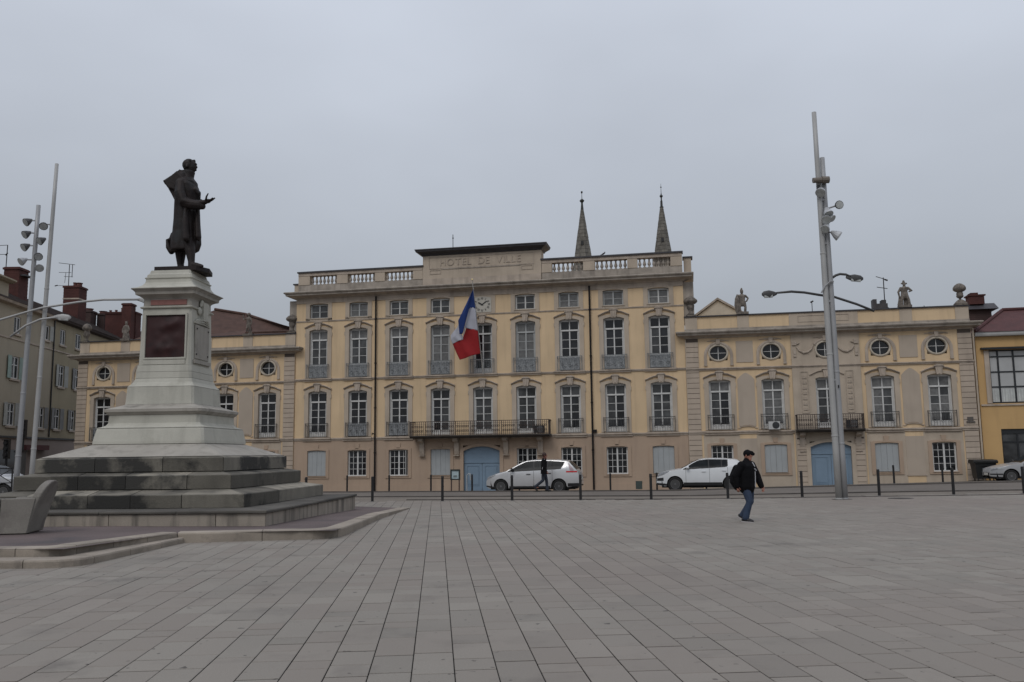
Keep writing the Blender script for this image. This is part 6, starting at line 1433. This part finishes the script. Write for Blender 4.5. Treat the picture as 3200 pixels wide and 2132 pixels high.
def person(label, loc, rz, P):
    t = thing('person', label, 'person', loc, rz)
    b = MB()      # the body, one continuous mesh
    hip, sh, hd = P['hip'], P['shoulder'], P['head']
    H, Sx, HC = Vector((0, 0, hip)), Vector((P['lean'], 0, sh)), Vector((P['lean']+.03, 0, hd))
    b.tube([H-Vector((0, 0, .06)), H+Vector((0, 0, .12)), H.lerp(Sx, .6), Sx-Vector((0, 0, .03)), Sx+Vector((0, 0, .05)), HC-Vector((.015, 0, .08))], [.13, .125, .155, .16, .06, .055], n=12, ell=[.8, .8, .72, .7, 1, 1], ref=(1, 0, 0), round_ends=True)
    head(b, HC)
    for leg in P['legs']: b.tube(leg[:3], [.085, .058, .042], n=10, round_ends=True); a = Vector(leg[2]); b.tube([a+Vector((-.03, 0, -.03)), a+Vector((.12, 0, -.05))], [.04, .03], n=8, round_ends=True)
    for arm in P['arms']: b.tube(arm[:3], [.05, .042, .03], n=10, round_ends=True); hand(b, arm[2], Vector(arm[2])-Vector(arm[1]), arm[3], 1.0, arm[4])
    remesh(b.build('body', P.get('skin', SKIN), t), .0075, 1)
    b = MB()      # trousers
    b.tube([H+Vector((0, 0, .10)), H-Vector((0, 0, .08))], [.155, .16], n=14, ell=.82, ref=(1, 0, 0), round_ends=True)
    for leg, rr in zip(P['legs'], P['legr']): b.tube([leg[0], Vector(leg[0]).lerp(Vector(leg[1]), .5), leg[1], Vector(leg[1]).lerp(Vector(leg[2]), .55), leg[2]], rr, n=12, round_ends=True)
    remesh(b.build('jeans', P['jean'], t), .012, 3)
    b = MB()      # jacket
    J = P['jr']
    b.tube([H+Vector((0, 0, -.06)), H+Vector((0, 0, .10)), H.lerp(Sx, .55), Sx-Vector((0, 0, .06)), Sx+Vector((0, 0, .015)), Sx+Vector((.01, 0, .075))], J, n=16, ell=[.80, .80, .74, .70, .8, .95], ref=(1, 0, 0), round_ends=True)
    for arm in P['arms']: b.tube(arm[:3], P['ar'], n=12, round_ends=True)
    remesh(b.build('jacket', P['jm'], t), .012, 3)
    for leg, so in zip(P['legs'], P['shoe']):
        a = Vector(leg[2]); d = Vector((cos(so), 0, sin(so))); up = Vector((-sin(so), 0, cos(so)))
        b = MB(); b.tube([a-d*.07-up*.045, a+d*.06-up*.05, a+d*.15-up*.065, a+d*.19-up*.068], [.048, .05, .042, .028], n=10, round_ends=True); remesh(b.build('shoe', SHOE, t), .01, 1)
        if P.get('sole'): MB().rings([[a+d*x+up*(-.105)+Vector((0, y, 0)) for x, y in ((-.10, -.03), (.05, -.045), (.15, -.045), (.21, 0), (.15, .045), (.05, .045), (-.10, .03))], [a+d*x+up*(-.083)+Vector((0, y, 0)) for x, y in ((-.10, -.032), (.05, -.047), (.15, -.047), (.212, 0), (.15, .047), (.05, .047), (-.10, .032))]]).build('shoe_sole', SOLE, t)
    return t, HC, H, Sx
man = dict(hip=.92, shoulder=1.44, head=1.635, lean=.03, jm=JKT, jean=JEAN, sole=True,
    legs=[((-.00, -.095, .90), (.10, -.10, .50), (-.02, -.10, .105)), ((.02, .095, .90), (.03, .10, .49), (-.19, .10, .16))],
    legr=[[.115, .105, .085, .078, .085], [.115, .105, .085, .078, .082]],
    arms=[((.0, -.22, 1.40), (-.15, -.30, 1.13), (-.12, -.28, .88), (0, 1, 0), -1), ((.03, .22, 1.40), (.12, .34, 1.12), (.24, .32, .86), (0, -1, 0), 1)],
    jr=[.245, .25, .262, .258, .17, .095], ar=[.112, .10, .07], shoe=[-.03, -.45])
pm, HC, H, Sx = person('man in black cap, black white-zipped jacket and jeans walking across the square with a backpack', (5.80, 22.35, g(5.8, 22.35)), radians(-40), man)
b = MB(); rball(b, HC+Vector((-.004, 0, .04)), .108, sx=1.02, sy=.88, sz=.98, n=16, m=9); b.tube([HC+Vector((.07, 0, .045)), HC+Vector((.12, 0, .042)), HC+Vector((.155, 0, .03))], [.07, .068, .045], n=12, ell=.22, ref=(0, 1, 0), round_ends=True); remesh(b.build('cap', JKT, pm), .009, 1)
b = MB(); b.tube([Vector((.20, -.055, 1.47)), Vector((.262, -.055, 1.36))], .012, n=5); b.tube([Vector((.252, -.05, 1.31)), Vector((.275, -.01, 1.26))], .014, n=5); b.tube([Vector((.262, -.05, 1.24)), Vector((.258, -.045, 1.1)), Vector((.25, -.04, .96)), Vector((.24, -.03, .86))], .011, n=5); b.build('white_zip', WZ, pm)
b = MB(); b.tube([Vector((-.24, -.04, 1.32)), Vector((-.29, -.04, 1.15)), Vector((-.29, -.04, .98)), Vector((-.24, -.04, .86))], [.11, .15, .16, .12], n=14, ell=.8, ref=(1, 0, 0), round_ends=True); remesh(b.build('backpack', BAG, pm), .014, 3)
for s in (-1, 1): MB().tube([Vector((-.2, s*.12, 1.34)), Vector((.02, s*.14, 1.49)), Vector((.17, s*.13, 1.36)), Vector((.16, s*.16, 1.12)), Vector((-.1, s*.2, 1.0))], .018, n=6).build('backpack_strap', BAG, pm)
wal = dict(hip=.93, shoulder=1.45, head=1.66, lean=.01, jm=JKT, jean=JEAN2, skin=DSK,
    legs=[((.0, .09, .92), (.10, .09, .50), (.13, .09, .09)), ((.0, -.09, .92), (-.05, -.09, .50), (-.40, -.09, .22))],
    legr=[[.105, .095, .075, .068, .072], [.105, .095, .075, .068, .072]],
    arms=[((.0, -.20, 1.42), (.03, -.26, 1.14), (.14, -.25, .92), (0, 1, 0), -1), ((.0, .20, 1.42), (-.06, .25, 1.15), (.02, .26, .92), (0, -1, 0), 1)],
    jr=[.165, .165, .19, .19, .13, .085], ar=[.08, .068, .05], shoe=[-.03, -.8])
pw, HC, H, Sx = person('pedestrian in dark jacket with a satchel walking past the silver-white people carrier', (1.42, 41.9, g(1.42, 41.9)+.02), radians(-8), wal)
b = MB(); rball(b, HC+Vector((-.012, 0, .03)), .108, sx=1.02, sy=.93, sz=1.05, n=14, m=9); remesh(b.build('hair', HAIR, pw), .009, 1)
b = MB(); b.tube([HC+Vector((-.02, 0, -.10)), HC+Vector((.0, 0, -.16))], [.085, .10], n=12, round_ends=True); remesh(b.build('scarf', mat('rust_scarf', (.07, .02, .012), .8), pw), .01, 1)
MB().box(-.12, .16, -.31, -.24, .80, 1.02).build('satchel', BAG, pw); MB().tube([(-.05, -.25, 1.02), (.05, -.16, 1.48), (-.02, .1, 1.5)], .014, n=5).build('satchel_strap', WZ, pw)

# ================= FLAG =================
fl = thing('flag', 'blue white and red flag hanging limp from a slanted pole over the middle balcony', 'flag', FW(-1.72, .22, 6.45), -YAW)
def Fl(u, w, z): return (u+1.72, -(w-.22), z-6.45)
b = MB(); P0, P1 = Vector(Fl(-1.70, .25, 6.45)), Vector(Fl(-1.88, 2.1, 11.75)); b.tube([P0, P0.lerp(P1, .5), P1], [.032, .03, .022], n=8); b.build('flagpole', mat('pale_flagpole', (.40, .39, .36), .5), fl)
b = MB(); rball(b, P1+Vector((0, 0, .04)), .055); b.build('pole_ball', mat('gilt_ball', (.6, .5, .25), .35, metal=.5), fl)
def cloth(name, m, cols):
    # cols: list of columns of points (u,w,z) ; resampled into a gently folded sheet
    nu, nv = 14, 22; b = MB()
    def lerp(a, c, f): return tuple(a[k]+(c[k]-a[k])*f for k in range(3))
    def col(c, f):
        x = f*(len(c)-1); i = min(int(x), len(c)-2); return lerp(c[i], c[i+1], x-i)
    for j in range(nv+1):
        for i in range(nu+1):
            f = i/nu*(len(cols)-1); k = min(int(f), len(cols)-2); p = lerp(col(cols[k], j/nv), col(cols[k+1], j/nv), f-k)
            wv = .05*sin(9*i/nu+4*j/nv)*sin(pi*min(i/nu*1.2, 1))
            b.v.append(Fl(p[0], p[1]+wv, p[2]))
    b.f = [(j*(nu+1)+i, j*(nu+1)+i+1, (j+1)*(nu+1)+i+1, (j+1)*(nu+1)+i) for j in range(nv) for i in range(nu)]
    o = b.build(name, m, fl, smooth=True); s = o.modifiers.new('s', 'SOLIDIFY'); s.thickness = .008; return o
FB_ = mat('flag_blue', (0.010, 0.036, 0.165), .8, var=.08); FWH = mat('flag_white', (0.46, 0.47, 0.53), .8, var=.05); FR_ = mat('flag_red', (0.30, 0.010, 0.013), .8, var=.08)
k = .972
def sc(u, z, w): f = 1-w/52; return (u*f, w, 1.72+(z-1.72)*f)
cloth('blue_stripe', FB_, [[sc(-1.93, 11.62, 1.95), sc(-1.91, 11.1, 1.85), sc(-1.87, 10.45, 1.65)], [sc(-1.95, 11.60, 1.95), sc(-2.10, 11.05, 1.85), sc(-2.22, 10.52, 1.7)], [sc(-2.0, 11.5, 1.95), sc(-2.45, 10.3, 1.85), sc(-2.67, 8.94, 1.6)], [sc(-2.05, 11.4, 1.95), sc(-2.91, 9.75, 1.8), sc(-2.87, 8.93, 1.6)]])
cloth('white_stripe', FWH, [[sc(-1.87, 10.47, 1.62), sc(-1.85, 9.8, 1.5), sc(-1.81, 9.10, 1.3)], [sc(-2.24, 10.54, 1.66), sc(-2.40, 9.9, 1.55), sc(-2.53, 9.28, 1.4)], [sc(-2.40, 10.0, 1.58), sc(-2.6, 9.2, 1.5), sc(-2.72, 8.62, 1.4)]])
cloth('white_fold', FWH, [[sc(-2.86, 9.70, 1.50), sc(-2.80, 9.1, 1.45), sc(-2.70, 8.60, 1.35)], [sc(-3.05, 9.35, 1.5), sc(-3.1, 8.9, 1.45), sc(-3.0, 8.52, 1.35)], [sc(-3.44, 8.88, 1.5), sc(-3.45, 8.6, 1.45), sc(-3.35, 8.36, 1.35)]])
cloth('red_stripe', FR_, [[sc(-1.81, 9.12, 1.28), sc(-1.78, 8.4, 1.1), sc(-1.73, 7.72, .95)], [sc(-2.50, 9.32, 1.36), sc(-2.30, 8.3, 1.2), sc(-2.2, 7.62, 1.05)], [sc(-2.74, 8.66, 1.34), sc(-2.7, 8.0, 1.2), sc(-2.6, 7.48, 1.1)], [sc(-3.36, 8.38, 1.34), sc(-3.2, 7.9, 1.2), sc(-2.97, 7.38, 1.1)]])
